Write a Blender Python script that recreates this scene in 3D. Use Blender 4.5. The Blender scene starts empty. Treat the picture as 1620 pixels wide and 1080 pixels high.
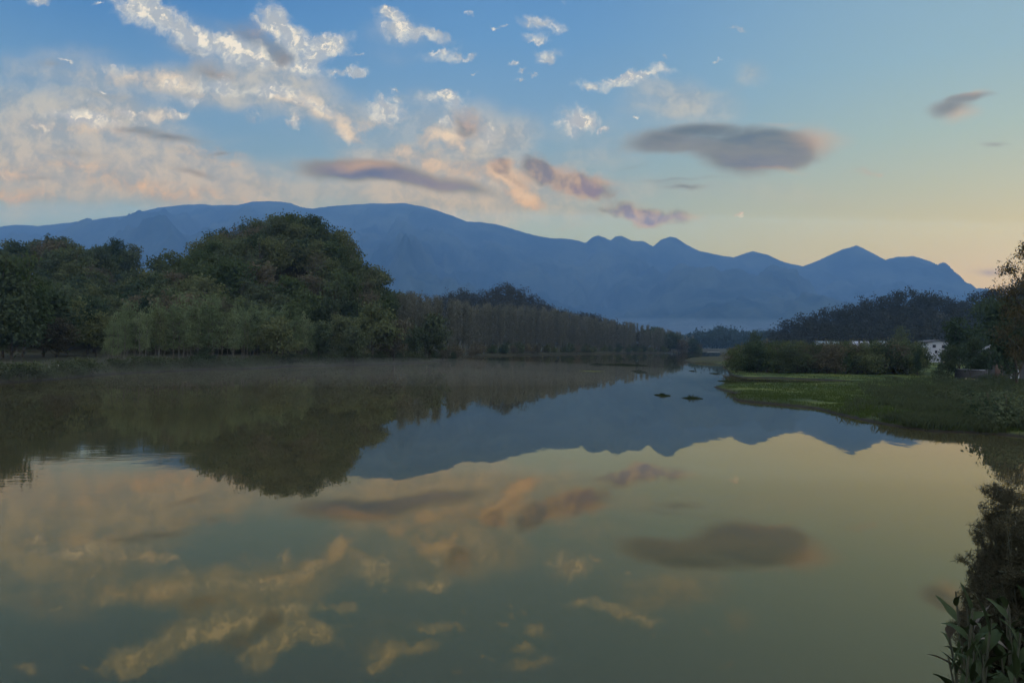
import bpy, math, random
import numpy as np
from mathutils import Matrix, Vector, noise as mnoise

scene = bpy.context.scene
C = bpy.context.collection
R = math.radians
rng = np.random.default_rng(7)
random.seed(7)

# ------------------------------------------------------------------ camera
F_PX = 1170.0
ROLL = 0.0192
CAM_H = 4.0
cam_d = bpy.data.cameras.new('camera')
cam_d.sensor_width = 36.0
cam_d.lens = 26.0
cam_d.clip_start = 0.1
cam_d.clip_end = 40000
cam = bpy.data.objects.new('camera', cam_d)
C.objects.link(cam)
fw = Vector((0, 1, 2.0 / F_PX)).normalized()
right = Vector((math.cos(ROLL), 0, math.sin(ROLL)))
up = right.cross(fw).normalized()
right = fw.cross(up).normalized()
m = Matrix.Identity(4)
for i in range(3):
    m[i][0] = right[i]; m[i][1] = up[i]; m[i][2] = -fw[i]
m[0][3], m[1][3], m[2][3] = 0, 0, CAM_H
cam.matrix_world = m
scene.camera = cam
scene.view_settings.view_transform = 'Standard'
scene.view_settings.look = 'None'
scene.view_settings.exposure = 0
scene.view_settings.gamma = 1
scene.render.engine = 'CYCLES'
scene.cycles.use_denoising = True
scene.cycles.use_adaptive_sampling = True
scene.cycles.adaptive_threshold = 0.025
scene.cycles.volume_bounces = 0
scene.cycles.max_bounces = 6
scene.cycles.diffuse_bounces = 2
scene.cycles.glossy_bounces = 3
scene.cycles.caustics_reflective = False
scene.cycles.caustics_refractive = False


def ray(px, py):
    return fw + right * ((px - 810) / F_PX) + up * ((540 - py) / F_PX)


def at(px, py, Y):
    """point seen at pixel (px,py) of the survey photo at distance Y ahead"""
    d = ray(px, py); d = d * (Y / d.y)
    return Vector((d.x, d.y, d.z + CAM_H))


def on_z(px, py, z=0.0):
    d = ray(px, py); t = (z - CAM_H) / d.z
    return Vector((d.x * t, d.y * t, z))


# ------------------------------------------------------------------ node helpers
class NT:
    def __init__(s, nt):
        s.nt = nt; nt.nodes.clear()

    def n(s, t, **k):
        nd = s.nt.nodes.new(t)
        for a, b in k.items():
            setattr(nd, a, b)
        return nd

    def put(s, sock, v):
        if v is None:
            return
        if isinstance(v, bpy.types.NodeSocket):
            s.nt.links.new(v, sock)
        elif isinstance(v, (tuple, list)) and len(v) == 3 and sock.type == 'RGBA':
            sock.default_value = (*v, 1)
        else:
            sock.default_value = v

    def m(s, op, a, b=None, c=None, clamp=False):
        nd = s.n('ShaderNodeMath', operation=op, use_clamp=clamp)
        s.put(nd.inputs[0], a); s.put(nd.inputs[1], b); s.put(nd.inputs[2], c)
        return nd.outputs[0]

    def vm(s, op, a, b=None):
        nd = s.n('ShaderNodeVectorMath', operation=op)
        s.put(nd.inputs[0], a); s.put(nd.inputs[1], b)
        return nd.outputs[0]

    def scale(s, a, f):
        nd = s.n('ShaderNodeVectorMath', operation='SCALE')
        s.put(nd.inputs[0], a); s.put(nd.inputs[3], f)
        return nd.outputs[0]

    def mix(s, f, a, b, blend='MIX'):
        nd = s.n('ShaderNodeMix', data_type='RGBA', blend_type=blend)
        s.put(nd.inputs[0], f); s.put(nd.inputs[6], a); s.put(nd.inputs[7], b)
        return nd.outputs[2]

    def noise(s, vec, sc, det=4, rough=.5, col=False, dist=0.0):
        nd = s.n('ShaderNodeTexNoise')
        s.put(nd.inputs['Vector'], vec); nd.inputs['Scale'].default_value = sc
        nd.inputs['Detail'].default_value = det; nd.inputs['Roughness'].default_value = rough
        nd.inputs['Distortion'].default_value = dist
        return nd.outputs[1 if col else 0]

    def ss(s, x, a, b, lo=0.0, hi=1.0):
        nd = s.n('ShaderNodeMapRange', interpolation_type='SMOOTHSTEP')
        s.put(nd.inputs[0], x)
        nd.inputs[1].default_value = a; nd.inputs[2].default_value = b
        nd.inputs[3].default_value = lo; nd.inputs[4].default_value = hi
        return nd.outputs[0]

    def comb(s, x, y, z=0.0):
        nd = s.n('ShaderNodeCombineXYZ')
        s.put(nd.inputs[0], x); s.put(nd.inputs[1], y); s.put(nd.inputs[2], z)
        return nd.outputs[0]

    def sep(s, v):
        nd = s.n('ShaderNodeSeparateXYZ'); s.put(nd.inputs[0], v)
        return nd.outputs

    def ramp(s, f, stops, interp='LINEAR'):
        nd = s.n('ShaderNodeValToRGB'); s.put(nd.inputs[0], f)
        cr = nd.color_ramp; cr.interpolation = interp
        while len(cr.elements) < len(stops):
            cr.elements.new(0.5)
        for e, (p, c) in zip(cr.elements, stops):
            e.position = p; e.color = (*c, 1)
        return nd.outputs[0]

    def blob(s, vec, b):
        px, py, rx, ry, ang = b[:5]
        w = b[5] if len(b) > 5 else 1.0
        dx, dy = px - 810, 542 - py
        mp = s.n('ShaderNodeMapping', vector_type='TEXTURE')
        s.put(mp.inputs[0], vec)
        mp.inputs[1].default_value = ((dx - ROLL * dy) / 1000, (dy + ROLL * dx) / 1000, 0)
        mp.inputs[2].default_value = (0, 0, R(ang))
        # the cone reaches 0 at the radius; 1.45 widens it so that the half level falls near the outline
        mp.inputs[3].default_value = (rx * 1.5 / 1000, ry * 1.5 / 1000, 1)
        g = s.n('ShaderNodeTexGradient', gradient_type='SPHERICAL')
        s.put(g.inputs[0], mp.outputs[0])
        if w != 1.0:
            return s.m('MULTIPLY', g.outputs[1], w)
        return g.outputs[1]

    def blobs(s, vec, lst):
        acc = None
        for b in lst:
            o = s.blob(vec, b)
            acc = o if acc is None else s.m('ADD', acc, o)
        return acc


def lin(r, g, b):
    f = lambda c: (c / 255 / 12.92) if c <= 10 else (((c / 255) + .055) / 1.055) ** 2.4
    return (f(r), f(g), f(b))


# ------------------------------------------------------------------ sky
HAZE = 1.9e-4
HAZE_TOP = 1250.0
HAZE_END = 7200.0
AIR = (0.106, 0.230, 0.455)          # light scattered in by the air, used to see the sky through it
AIR_LOW = (0.116, 0.233, 0.449)

SUN_AZ = R(48)                       # to the right of the view direction
SUN_EL = R(10)
world = bpy.data.worlds.new('World')
scene.world = world
world.use_nodes = True
W = NT(world.node_tree)
tc = W.n('ShaderNodeTexCoord')
D = tc.outputs['Generated']
dx_, dy_, dz_ = W.sep(D)
ysafe = W.m('MAXIMUM', dy_, 0.06)
q0 = W.comb(W.m('MULTIPLY', W.m('DIVIDE', dx_, ysafe), 1.17), W.m('MULTIPLY', W.m('DIVIDE', dz_, ysafe), 1.17))
front = W.ss(dy_, 0.25, 0.5)
horiz = W.m('MAXIMUM', W.m('SQRT', W.m('ADD', W.m('MULTIPLY', dx_, dx_), W.m('MULTIPLY', dy_, dy_))), 0.001)
az = W.m('ADD', W.m('MULTIPLY', W.m('DIVIDE', dx_, horiz), 0.86), 0.5, clamp=True)
zc = W.m('MAXIMUM', dz_, 0.0)
L_ = [(0.0, lin(158, 170, 168)), (0.10, lin(152, 174, 182)), (0.16, lin(146, 172, 186)), (0.23, lin(128, 165, 192)),
      (0.30, lin(112, 158, 198)), (0.38, lin(82, 138, 194)), (0.45, lin(62, 118, 184)), (0.60, lin(100, 165, 240)), (1.0, lin(112, 180, 255))]
M_ = [(0.0, lin(184, 172, 150)), (0.10, lin(174, 180, 166)), (0.16, lin(166, 182, 180)), (0.23, lin(144, 175, 190)),
      (0.30, lin(128, 168, 200)), (0.38, lin(108, 158, 203)), (0.45, lin(96, 148, 201)), (0.60, lin(100, 165, 240)), (1.0, lin(112, 180, 255))]
R_ = [(0.0, lin(200, 176, 152)), (0.09, lin(202, 184, 156)), (0.14, lin(197, 190, 166)), (0.19, lin(184, 191, 176)),
      (0.25, lin(166, 190, 188)), (0.33, lin(148, 184, 200)), (0.43, lin(138, 176, 202)), (0.60, lin(100, 165, 240)), (1.0, lin(112, 180, 255))]  # upper stops lie above the view, brightened as added blue fill
cl = W.ramp(zc, L_); cm = W.ramp(zc, M_); cr_ = W.ramp(zc, R_)
base = W.mix(W.ss(az, 0.02, 0.5), cl, cm)
base = W.mix(W.ss(az, 0.5, 0.98), base, cr_)
sky = W.n('ShaderNodeTexSky', sky_type='NISHITA')
sky.sun_disc = False
sky.sun_elevation = SUN_EL
sky.sun_rotation = SUN_AZ
sky.air_density = 1.2
sky.dust_density = 1.5
nish = W.scale(sky.outputs[0], 0.03)
base = W.mix(0.12, base, nish)

# cloud coordinates: gnomonic (u,v) in the sky ahead, ragged by noise
n1 = W.noise(q0, 9, 3, .55, col=True)
n2 = W.noise(q0, 38, 4, .6, col=True)
wa = W.scale(W.vm('SUBTRACT', n1, (0.5, 0.5, 0.5)), 0.050)
wb = W.scale(W.vm('SUBTRACT', n2, (0.5, 0.5, 0.5)), 0.026)
q = W.vm('ADD', q0, wa)
qc = W.vm('ADD', q, wb)
qs = W.vm('MULTIPLY', q0, (0.45, 1.0, 1.0))
fine = W.noise(qc, 26, 5, .62)
streak = W.noise(W.vm('MULTIPLY', q, (0.28, 1.25, 1.0)), 11, 5, .50)
big = W.noise(W.vm('MULTIPLY', q0, (0.5, 1.0, 1.0)), 5, 3, .5)
low = W.ss(W.sep(q0)[1], 0.16, 0.40)      # 0 near the horizon (pink), 1 high (cream)

VEIL = [(150, 135, 170, 48, -4, 1.0), (110, 215, 170, 55, -4, 1.1), (260, 275, 170, 42, -14, .8), (60, 290, 120, 60, 0, 1.0), (200, 250, 240, 70, -6, .8), (400, 130, 120, 50, -14, .5), (700, 160, 70, 40, 0, .4), (1150, 300, 240, 24, 0, .3),
        (320, 130, 90, 30, -6, .8), (500, 180, 110, 45, -18, .8), (690, 250, 130, 90, -20, .8), (600, 300, 220, 48, 0, .8),
        (950, 240, 110, 70, 0, .55), (1080, 165, 80, 40, -10, .9), (1190, 117, 32, 24, 0, .6), (780, 215, 60, 45, 0, .9),
        (820, 320, 160, 40, 0, .6), (420, 95, 90, 50, -20, .55), (630, 70, 60, 40, 0, .35), (300, 50, 80, 40, -20, .3)]
PEACH = [(700, 213, 34, 20, 0, 1.0), (735, 228, 26, 14, -20, .7), (690, 262, 60, 22, -15, .55), (775, 272, 50, 17, -10, .75),
         (812, 293, 42, 20, -35, .85), (830, 318, 30, 14, 0, .7), (938, 290, 44, 20, -8, .75), (905, 300, 40, 16, 0, .6),
         (20, 275, 44, 12, -3, .8), (440, 152, 48, 14, -10, .8), (492, 168, 48, 16, -18, .8), (540, 190, 42, 18, -20, .7),
         (402, 182, 17, 12, -40, .6), (462, 195, 17, 12, -30, .7), (546, 208, 20, 10, -25, .8), (200, 118, 90, 17, 0, .55),
         (292, 128, 72, 18, -8, .7), (180, 175, 95, 16, 0, .55), (252, 178, 40, 10, 0, .6), (60, 200, 60, 14, 0, .5),
         (250, 296, 130, 18, -8, .65), (30, 312, 90, 16, -4, .6), (330, 232, 70, 10, -14, .5), (160, 205, 90, 14, -4, .5), (120, 262, 90, 12, -3, .45), (640, 240, 60, 16, -10, .4), (330, 250, 80, 8, -16, .45), (1050, 352, 60, 8, 0, .5),
         (1385, 272, 44, 5, 3, .45), (600, 185, 30, 12, -6, .5), (880, 355, 40, 8, 0, .3)]
GREY = [(535, 266, 72, 19, -2, 1.0), (610, 272, 60, 17, -6, .6), (680, 286, 84, 17, -12, .65), (750, 302, 60, 14, -14, .35),
        (1058, 219, 80, 20, 9, 1.0), (1130, 199, 64, 10, 4, .5), (1090, 238, 60, 12, 0, .35), (1182, 244, 74, 35, 5, 1.2),
        (1240, 231, 74, 28, 0, 1.0), (1215, 254, 60, 14, 0, .3), (1065, 284, 70, 5, 0, .55), (1000, 262, 60, 6, 10, .4),
        (1080, 296, 48, 6, -3, .65), (1500, 170, 36, 16, 12, .9), (1540, 154, 36, 6, 6, .7), (1575, 230, 28, 5, 0, .5),
        (265, 214, 70, 9, -6, .7), (225, 198, 36, 8, 0, .5), (350, 242, 22, 5, 6, .6), (1565, 428, 40, 9, 0, .45),
        (310, 272, 60, 7, -16, .45), (395, 60, 60, 34, -20, .6), (455, 90, 50, 26, 0, .45), (300, 75, 60, 18, -25, .45), (330, 112, 60, 14, -8, .5),
        (170, 150, 90, 16, -6, .45), (480, 195, 60, 14, -18, .4), (120, 245, 90, 12, -4, .4), (60, 285, 40, 8, 0, .5),
        (85, 100, 40, 10, 0, .4), (1480, 410, 30, 6, 0, .25)]
CLUMP = [(738, 190, 26, 20, -30, 1.0), (792, 264, 14, 13, 0, 1.1), (770, 272, 34, 12, -8, .6), (850, 262, 26, 20, 0, 1.1), (878, 280, 40, 17, -18, 1.1),
         (912, 290, 36, 16, 0, .9), (948, 294, 34, 17, -5, .95), (1000, 330, 44, 12, -8, .85), (1045, 342, 58, 13, -4, 1.0), (815, 290, 22, 10, -30, .5),
         (352, 108, 30, 9, -10, .5), (395, 50, 26, 20, 0, .5), (440, 95, 22, 16, 0, .45), (205, 202, 46, 8, 0, .5), (945, 330, 20, 7, 0, .4)]
GLOW = [(1296, 220, 48, 22, -8, .7), (1215, 270, 56, 5, 3, .45), (1235, 197, 26, 4, 0, .5), (1520, 184, 26, 14, 10, .6),
        (575, 258, 60, 12, 0, .7), (888, 268, 20, 12, -10, .7), (955, 282, 34, 10, 0, .7), (1088, 345, 24, 8, 0, .6), (1005, 318, 28, 7, 0, .4),
        (1540, 152, 28, 5, 6, .4), (835, 285, 18, 9, -40, .6), (805, 262, 12, 9, 0, .7)]
WHITE = [(215, 14, 32, 15, -8), (252, 26, 34, 20, -25), (290, 50, 36, 15, -28), (330, 64, 34, 12, -18), (375, 72, 34, 13, -20),
         (405, 90, 30, 12, -28), (427, 33, 24, 17, -25), (452, 52, 26, 16, -35), (490, 68, 34, 14, -6), (526, 70, 22, 17, 0),
         (497, 92, 24, 14, 25), (478, 108, 20, 10, 0), (612, 18, 17, 7, -10), (628, 40, 20, 17, -25), (655, 48, 20, 9, -10),
         (690, 55, 26, 6, -12), (697, 81, 23, 7, 8), (745, 83, 9, 7, -20), (728, 90, 14, 4, 0), (600, 163, 14, 11, -40),
         (622, 175, 26, 8, -6), (635, 158, 15, 7, 10), (627, 142, 9, 6, 0), (703, 148, 28, 7, 5), (718, 163, 14, 9, -25),
         (858, 36, 28, 9, -5), (848, 61, 17, 6, 0), (864, 90, 18, 7, 14), (787, 41, 13, 4, 0), (812, 98, 13, 5, 0),
         (826, 115, 10, 5, 10), (828, 127, 9, 4, 0), (842, 120, 8, 3, 0), (750, 116, 5, 5, 0), (545, 118, 28, 6, 6), (568, 114, 10, 7, -40),
         (568, 86, 12, 4, 0), (60, 3, 15, 5, 0), (152, 10, 13, 5, 0), (100, 99, 12, 3, -6), (165, 146, 13, 3, -4), (288, 178, 14, 4, 0),
         (915, 189, 26, 15, 0, 1.6), (955, 205, 9, 5, 0, 1.2), (1010, 118, 26, 9, 8), (985, 125, 24, 7, 0), (935, 134, 26, 5, 4),
         (1050, 106, 14, 5, 0), (1054, 93, 6, 6, 0), (1130, 98, 8, 3, 0), (1168, 46, 12, 4, 0), (1171, 337, 7, 4, 0, 1.2),
         (1006, 187, 9, 4, 0), (355, 135, 24, 9, -6, .9), (305, 158, 22, 6, -8, .8), (140, 189, 32, 8, -8, .9), (425, 142, 34, 8, 4, .75),
         (545, 212, 16, 6, -30, .7), (1020, 385, 1, 1, 0, 0.0), (1098, 350, 12, 4, 0, .6), (740, 22, 10, 4, 8, .7), (898, 5, 7, 4, 0, .6),
         (110, 186, 40, 9, -6, .7), (205, 182, 38, 9, -6, .7), (248, 176, 22, 7, 0, .6), (150, 158, 30, 6, -4, .5), (270, 128, 38, 9, -6, .6), (325, 124, 28, 8, -4, .6),
         (60, 202, 30, 8, 4, .6), (486, 166, 34, 10, -20, .7), (524, 182, 26, 10, -20, .6), (462, 194, 14, 10, -30, .75), (405, 180, 14, 9, -40, .6), (22, 276, 30, 8, -3, .6),
         (195, 108, 50, 8, 4, .5), (440, 150, 34, 8, -10, .75), (282, 296, 36, 6, -8, .4), (770, 208, 24, 18, 0, .6), (700, 196, 20, 7, 0, .6), (828, 312, 16, 7, 0, .45), (945, 278, 20, 7, 0, .5)]

def cloud_alpha(f, noise_, amp, lo, hi, gate=3.0):
    g = W.m('MULTIPLY', f, gate, clamp=True)
    nn = W.m('MULTIPLY', W.m('MULTIPLY', W.m('SUBTRACT', noise_, .5), amp), g)
    return W.ss(W.m('ADD', f, nn), lo, hi)


acc = base
tuft = W.noise(qc, 40, 6, .66)
fv = W.blobs(q, VEIL)
av = W.m('MULTIPLY', cloud_alpha(fv, W.m('ADD', W.m('MULTIPLY', streak, .75), W.m('MULTIPLY', big, .25)), 2.1, 0.02, 1.1), 0.80)
cv = W.mix(W.ss(fine, .35, .65), W.mix(low, lin(172, 166, 162), lin(158, 168, 176)), W.mix(low, lin(206, 184, 166), lin(200, 194, 182)))
acc = W.mix(W.m('MULTIPLY', av, front), acc, cv)
fp = W.blobs(q, PEACH)
ap = W.m('MULTIPLY', cloud_alpha(fp, W.m('ADD', W.m('MULTIPLY', fine, .55), W.m('MULTIPLY', tuft, .45)), 2.9, 0.10, 1.05), .88)
cp = W.mix(W.ss(W.m('ADD', W.m('MULTIPLY', fine, .5), W.m('MULTIPLY', fp, .35)), .28, .62), W.mix(low, lin(172, 146, 138), lin(170, 168, 168)), W.mix(low, lin(216, 178, 150), lin(236, 216, 190)))
acc = W.mix(W.m('MULTIPLY', ap, front), acc, cp)
qg = W.vm('ADD', q0, W.scale(W.vm('SUBTRACT', n1, (0.5, 0.5, 0.5)), 0.028))
fg = W.blobs(qg, GREY)
ag = W.m('MULTIPLY', cloud_alpha(fg, W.m('ADD', W.m('MULTIPLY', streak, .6), W.m('MULTIPLY', fine, .4)), .9, 0.14, 0.72), .84)
cg = W.mix(W.ss(fg, .25, .95), lin(146, 150, 154), lin(94, 110, 126))
cg = W.mix(W.m('MULTIPLY', W.ss(streak, .40, .62), .6), cg, W.mix(low, lin(150, 134, 130), lin(146, 146, 150)))
acc = W.mix(W.m('MULTIPLY', ag, front), acc, cg)
fcl = W.blobs(q, CLUMP)
relief = W.m('SUBTRACT', W.noise(W.vm('ADD', qc, (0.0055, 0.004, 0.0)), 24, 5, .60), W.noise(qc, 24, 5, .60))
acl = W.m('MULTIPLY', cloud_alpha(fcl, W.m('ADD', W.m('MULTIPLY', fine, .7), W.m('MULTIPLY', tuft, .3)), 1.8, 0.05, 1.0), .84)
relief2 = W.m('SUBTRACT', W.noise(W.vm('ADD', q, (0.010, 0.008, 0.0)), 13, 4, .5), W.noise(q, 13, 4, .5))
ccl = W.mix(W.ss(W.m('ADD', relief2, W.m('MULTIPLY', relief, .25)), -.09, .09), lin(124, 124, 132), lin(182, 160, 150))
acc = W.mix(W.m('MULTIPLY', acl, front), acc, ccl)
fgl = W.blobs(q, GLOW)
agl = W.m('MULTIPLY', cloud_alpha(fgl, streak, 1.0, 0.02, 0.9), .55)
acc = W.mix(W.m('MULTIPLY', agl, front), acc, lin(206, 172, 150))
vor = W.n('ShaderNodeTexVoronoi', feature='SMOOTH_F1')
W.put(vor.inputs['Vector'], W.vm('ADD', qc, wb)); vor.inputs['Scale'].default_value = 52; vor.inputs['Smoothness'].default_value = .35
vor.inputs['Detail'].default_value = 1.0; vor.inputs['Roughness'].default_value = .5
puff = W.m('SUBTRACT', 1.0, vor.outputs['Distance'])
fwh = W.m('MINIMUM', W.m('MULTIPLY', W.blobs(W.vm('ADD', q0, W.scale(wb, 1.6)), WHITE), 1.45), 1.45)
halo = W.m('MULTIPLY', cloud_alpha(W.blobs(qc, [(b_[0], b_[1], b_[2] * 1.2 + 2, b_[3] * 1.3 + 1, *b_[4:]) for b_ in WHITE if b_[2] > 13]), W.m('ADD', W.m('MULTIPLY', fine, .6), W.m('MULTIPLY', tuft, .4)), 3.0, .10, 1.25, 3.0), .85)
acc = W.mix(W.m('MULTIPLY', halo, front), acc, W.mix(W.ss(relief, -.07, .07), W.mix(low, lin(186, 172, 164), lin(172, 182, 192)), W.mix(low, lin(226, 200, 178), lin(218, 216, 206))))
aw = W.m('MULTIPLY', cloud_alpha(fwh, W.m('ADD', W.m('MULTIPLY', fine, .45), W.m('ADD', W.m('MULTIPLY', tuft, .25), W.m('MULTIPLY', puff, .30))), 2.6, .15, 1.5, 4.0), .92)
shade = W.ss(W.m('ADD', relief, W.m('MULTIPLY', W.m('SUBTRACT', puff, .6), .12)), -.06, .05)
cw = W.mix(shade, W.mix(low, lin(200, 180, 168), lin(172, 180, 188)), W.mix(low, lin(242, 222, 200), lin(240, 230, 212)))
acc = W.mix(W.m('MULTIPLY', aw, front), acc, cw)
# clouds of the sky beside and behind the viewer
bn = W.noise(W.vm('MULTIPLY', D, (1.0, 1.0, 2.6)), 3.2, 6, .6)
ab = W.m('MULTIPLY', W.m('MULTIPLY', W.ss(bn, .50, .72), W.m('SUBTRACT', 1.0, front)), .6)
acc = W.mix(ab, acc, lin(196, 190, 184))
acc = W.mix(W.m('MULTIPLY', W.m('SUBTRACT', 1.0, front), W.ss(dz_, 0.0, .5, .55, .8)), acc, (1.40, 1.46, 1.62))  # unseen sky behind, brightened as added fill light on trees and haze
# the sky seen through the haze: undo the veil that the haze box lays over it
lh = W.m('DIVIDE', HAZE_END, W.m('MAXIMUM', W.m('MAXIMUM', W.m('ABSOLUTE', dx_), W.m('ABSOLUTE', dy_)), 0.2))
lz = W.m('DIVIDE', HAZE_TOP, W.m('MAXIMUM', dz_, 0.02))
T = W.m('EXPONENT', W.m('MULTIPLY', W.m('MINIMUM', lh, lz), -HAZE))
sub = W.scale(W.mix(W.ss(W.m('DIVIDE', lz, lh), .92, 1.35), AIR, AIR_LOW), W.m('SUBTRACT', 1.0, T))
out = W.vm('MAXIMUM', W.vm('DIVIDE', W.vm('SUBTRACT', acc, sub), W.comb(T, T, T)), (0, 0, 0))
bg = W.n('ShaderNodeBackground')
W.put(bg.inputs[0], out)
bg.inputs[1].default_value = 1.0
wo = W.n('ShaderNodeOutputWorld')
W.nt.links.new(bg.outputs[0], wo.inputs[0])
world.cycles.sampling_method = 'MANUAL'
world.cycles.sample_map_resolution = 512

# ------------------------------------------------------------------ sun
sd = bpy.data.lights.new('sun', 'SUN')
sd.energy = 0.35
sd.angle = R(12)
sd.color = (1.0, 0.78, 0.58)
sun = bpy.data.objects.new('sun', sd)
C.objects.link(sun)
sdir = Vector((math.sin(SUN_AZ) * math.cos(SUN_EL), math.cos(SUN_AZ) * math.cos(SUN_EL), math.sin(SUN_EL)))
sun.rotation_euler = sdir.to_track_quat('Z', 'Y').to_euler()

# ------------------------------------------------------------------ generic builders
def tag(o, label=None, cat=None, group=None, kind=None):
    if label: o['label'] = label
    if cat: o['category'] = cat
    if group: o['group'] = group
    if kind: o['kind'] = kind
    return o


def mesh_np(name, v, f, mats=(), smooth=False, mi=None):
    """v: (n,3) floats; f: (m,k) ints, all faces with k corners"""
    v = np.asarray(v, np.float32); f = np.asarray(f, np.int32)
    me = bpy.data.meshes.new(name)
    me.vertices.add(len(v)); me.vertices.foreach_set('co', v.ravel())
    k = f.shape[1]
    me.loops.add(f.size); me.loops.foreach_set('vertex_index', f.ravel())
    me.polygons.add(len(f))
    me.polygons.foreach_set('loop_start', np.arange(0, f.size, k, dtype=np.int32))
    me.polygons.foreach_set('loop_total', np.full(len(f), k, np.int32))
    if smooth:
        me.polygons.foreach_set('use_smooth', np.ones(len(f), bool))
    if mi is not None:
        me.polygons.foreach_set('material_index', np.asarray(mi, np.int32))
    for mm in mats:
        me.materials.append(mm)
    me.update(calc_edges=True)
    return me


def link(name, me, parent=None, loc=None):
    o = bpy.data.objects.new(name, me); C.objects.link(o)
    if parent is not None: o.parent = parent
    if loc is not None: o.location = loc
    return o


def empty(name, loc=(0, 0, 0), rz=0.0):
    o = bpy.data.objects.new(name, None); C.objects.link(o)
    o.location = loc; o.rotation_euler = (0, 0, rz); o.empty_display_size = .3
    return o


def mat(name, build):
    mm = bpy.data.materials.new(name); mm.use_nodes = True
    t = NT(mm.node_tree)
    surf = build(t)
    o = t.n('ShaderNodeOutputMaterial')
    t.nt.links.new(surf, o.inputs[0])
    return mm


def principled(t, col, rough=.8, bump=None, spec=.3, dist=0.05, strength=.5):
    p = t.n('ShaderNodeBsdfPrincipled')
    t.put(p.inputs['Base Color'], col); t.put(p.inputs['Roughness'], rough)
    p.inputs['Specular IOR Level'].default_value = spec
    if bump is not None:
        b = t.n('ShaderNodeBump'); b.inputs['Strength'].default_value = strength
        b.inputs['Distance'].default_value = dist
        t.put(b.inputs['Height'], bump)
        t.nt.links.new(b.outputs[0], p.inputs['Normal'])
    return p.outputs[0]


def fbm(x, y, oct=5, ridged=False, lac=2.1, gain=.5, seed=0.0):
    """vectorised value noise on arrays"""
    x = np.asarray(x, float); y = np.asarray(y, float)
    tot = np.zeros(np.broadcast(x, y).shape); a = 1.0; fr = 1.0; norm = 0
    tab = np.random.default_rng(int(seed * 13) + 5).random((256, 256))
    for _ in range(oct):
        xs = x * fr + 17.3 * _ + seed; ys = y * fr + 9.1 * _ - seed
        xi = np.floor(xs).astype(int); yi = np.floor(ys).astype(int)
        fx = xs - xi; fy = ys - yi
        fx = fx * fx * (3 - 2 * fx); fy = fy * fy * (3 - 2 * fy)
        g = lambda i, j: tab[(xi + i) % 256, (yi + j) % 256]
        v = (g(0, 0) * (1 - fx) + g(1, 0) * fx) * (1 - fy) + (g(0, 1) * (1 - fx) + g(1, 1) * fx) * fy
        if ridged: v = 1 - np.abs(2 * v - 1)
        tot += v * a; norm += a; a *= gain; fr *= lac
    return tot / norm


def sstep(a, b, x):
    t = np.clip((x - a) / (b - a), 0, 1); return t * t * (3 - 2 * t)


# ------------------------------------------------------------------ shoreline
# water outline on the ground, walked from the near left round the far bend to the viewer's own bank
left_px = [(-260, 640), (-120, 622), (0, 606), (60, 602), (120, 597), (180, 591), (250, 588), (320, 584), (400, 583), (460, 579), (520, 578),
           (600, 576), (680, 573), (705, 568), (760, 563), (850, 561), (950, 559), (1050, 558)]
far_px = [(1085, 556), (1120, 555.2), (1138, 555.6)]
right_px = [(1140, 560), (1136, 566), (1090, 567.5), (1082, 570.5), (1098, 574), (1130, 575), (1142, 579), (1150, 586), (1155, 593), (1175, 597.5), (1230, 598), (1275, 600),
            (1330, 602), (1360, 604.5), (1300, 606.5), (1240, 607.5), (1180, 607), (1150, 609), (1128, 612), (1135, 615), (1150, 619), (1166, 623), (1158, 628), (1163, 633), (1180, 635.5), (1210, 638), (1250, 642), (1290, 646),
            (1330, 657), (1370, 666), (1420, 675), (1480, 683), (1530, 684), (1590, 688), (1640, 694)]
shore = [on_z(*p)[:2] for p in left_px + far_px + right_px]
shore += [(31, 32), (29, 27), (22, 19), (13.5, 13.0), (8.3, 9.4), (5.2, 6.9), (3.5, 5.6), (2.5, 4.4), (2.1, 2.2), (1.6, .5), (-2, -1.0), (-30, -6), (-110, -12), (-150, 0), (-110, 26)]
shore = np.array(shore, float)


def shore_dist(x, y):
    """signed distance to the water outline, positive on land"""
    n = len(shore); d2 = np.full(x.shape, 1e18); inside = np.zeros(x.shape, bool)
    for i in range(n):
        a = shore[i]; b = shore[(i + 1) % n]
        ab = b - a; L = (ab ** 2).sum() + 1e-12
        t = np.clip(((x - a[0]) * ab[0] + (y - a[1]) * ab[1]) / L, 0, 1)
        dd = (x - a[0] - t * ab[0]) ** 2 + (y - a[1] - t * ab[1]) ** 2
        d2 = np.minimum(d2, dd)
        c = ((a[1] > y) != (b[1] > y)) & (x < (b[0] - a[0]) * (y - a[1]) / (b[1] - a[1] + 1e-12) + a[0])
        inside ^= c
    d = np.sqrt(d2)
    return np.where(inside, -d, d)


# ------------------------------------------------------------------ near hills: (x, y, height, rx front/back..)
def ridge_from_px(pts, Y, ysub=0.0):
    xs = []; zs = []
    for px, py in pts:
        p = at(px, py, Y); xs.append(p.x); zs.append(p.z - ysub)
    return np.array(xs), np.array(zs)


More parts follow.
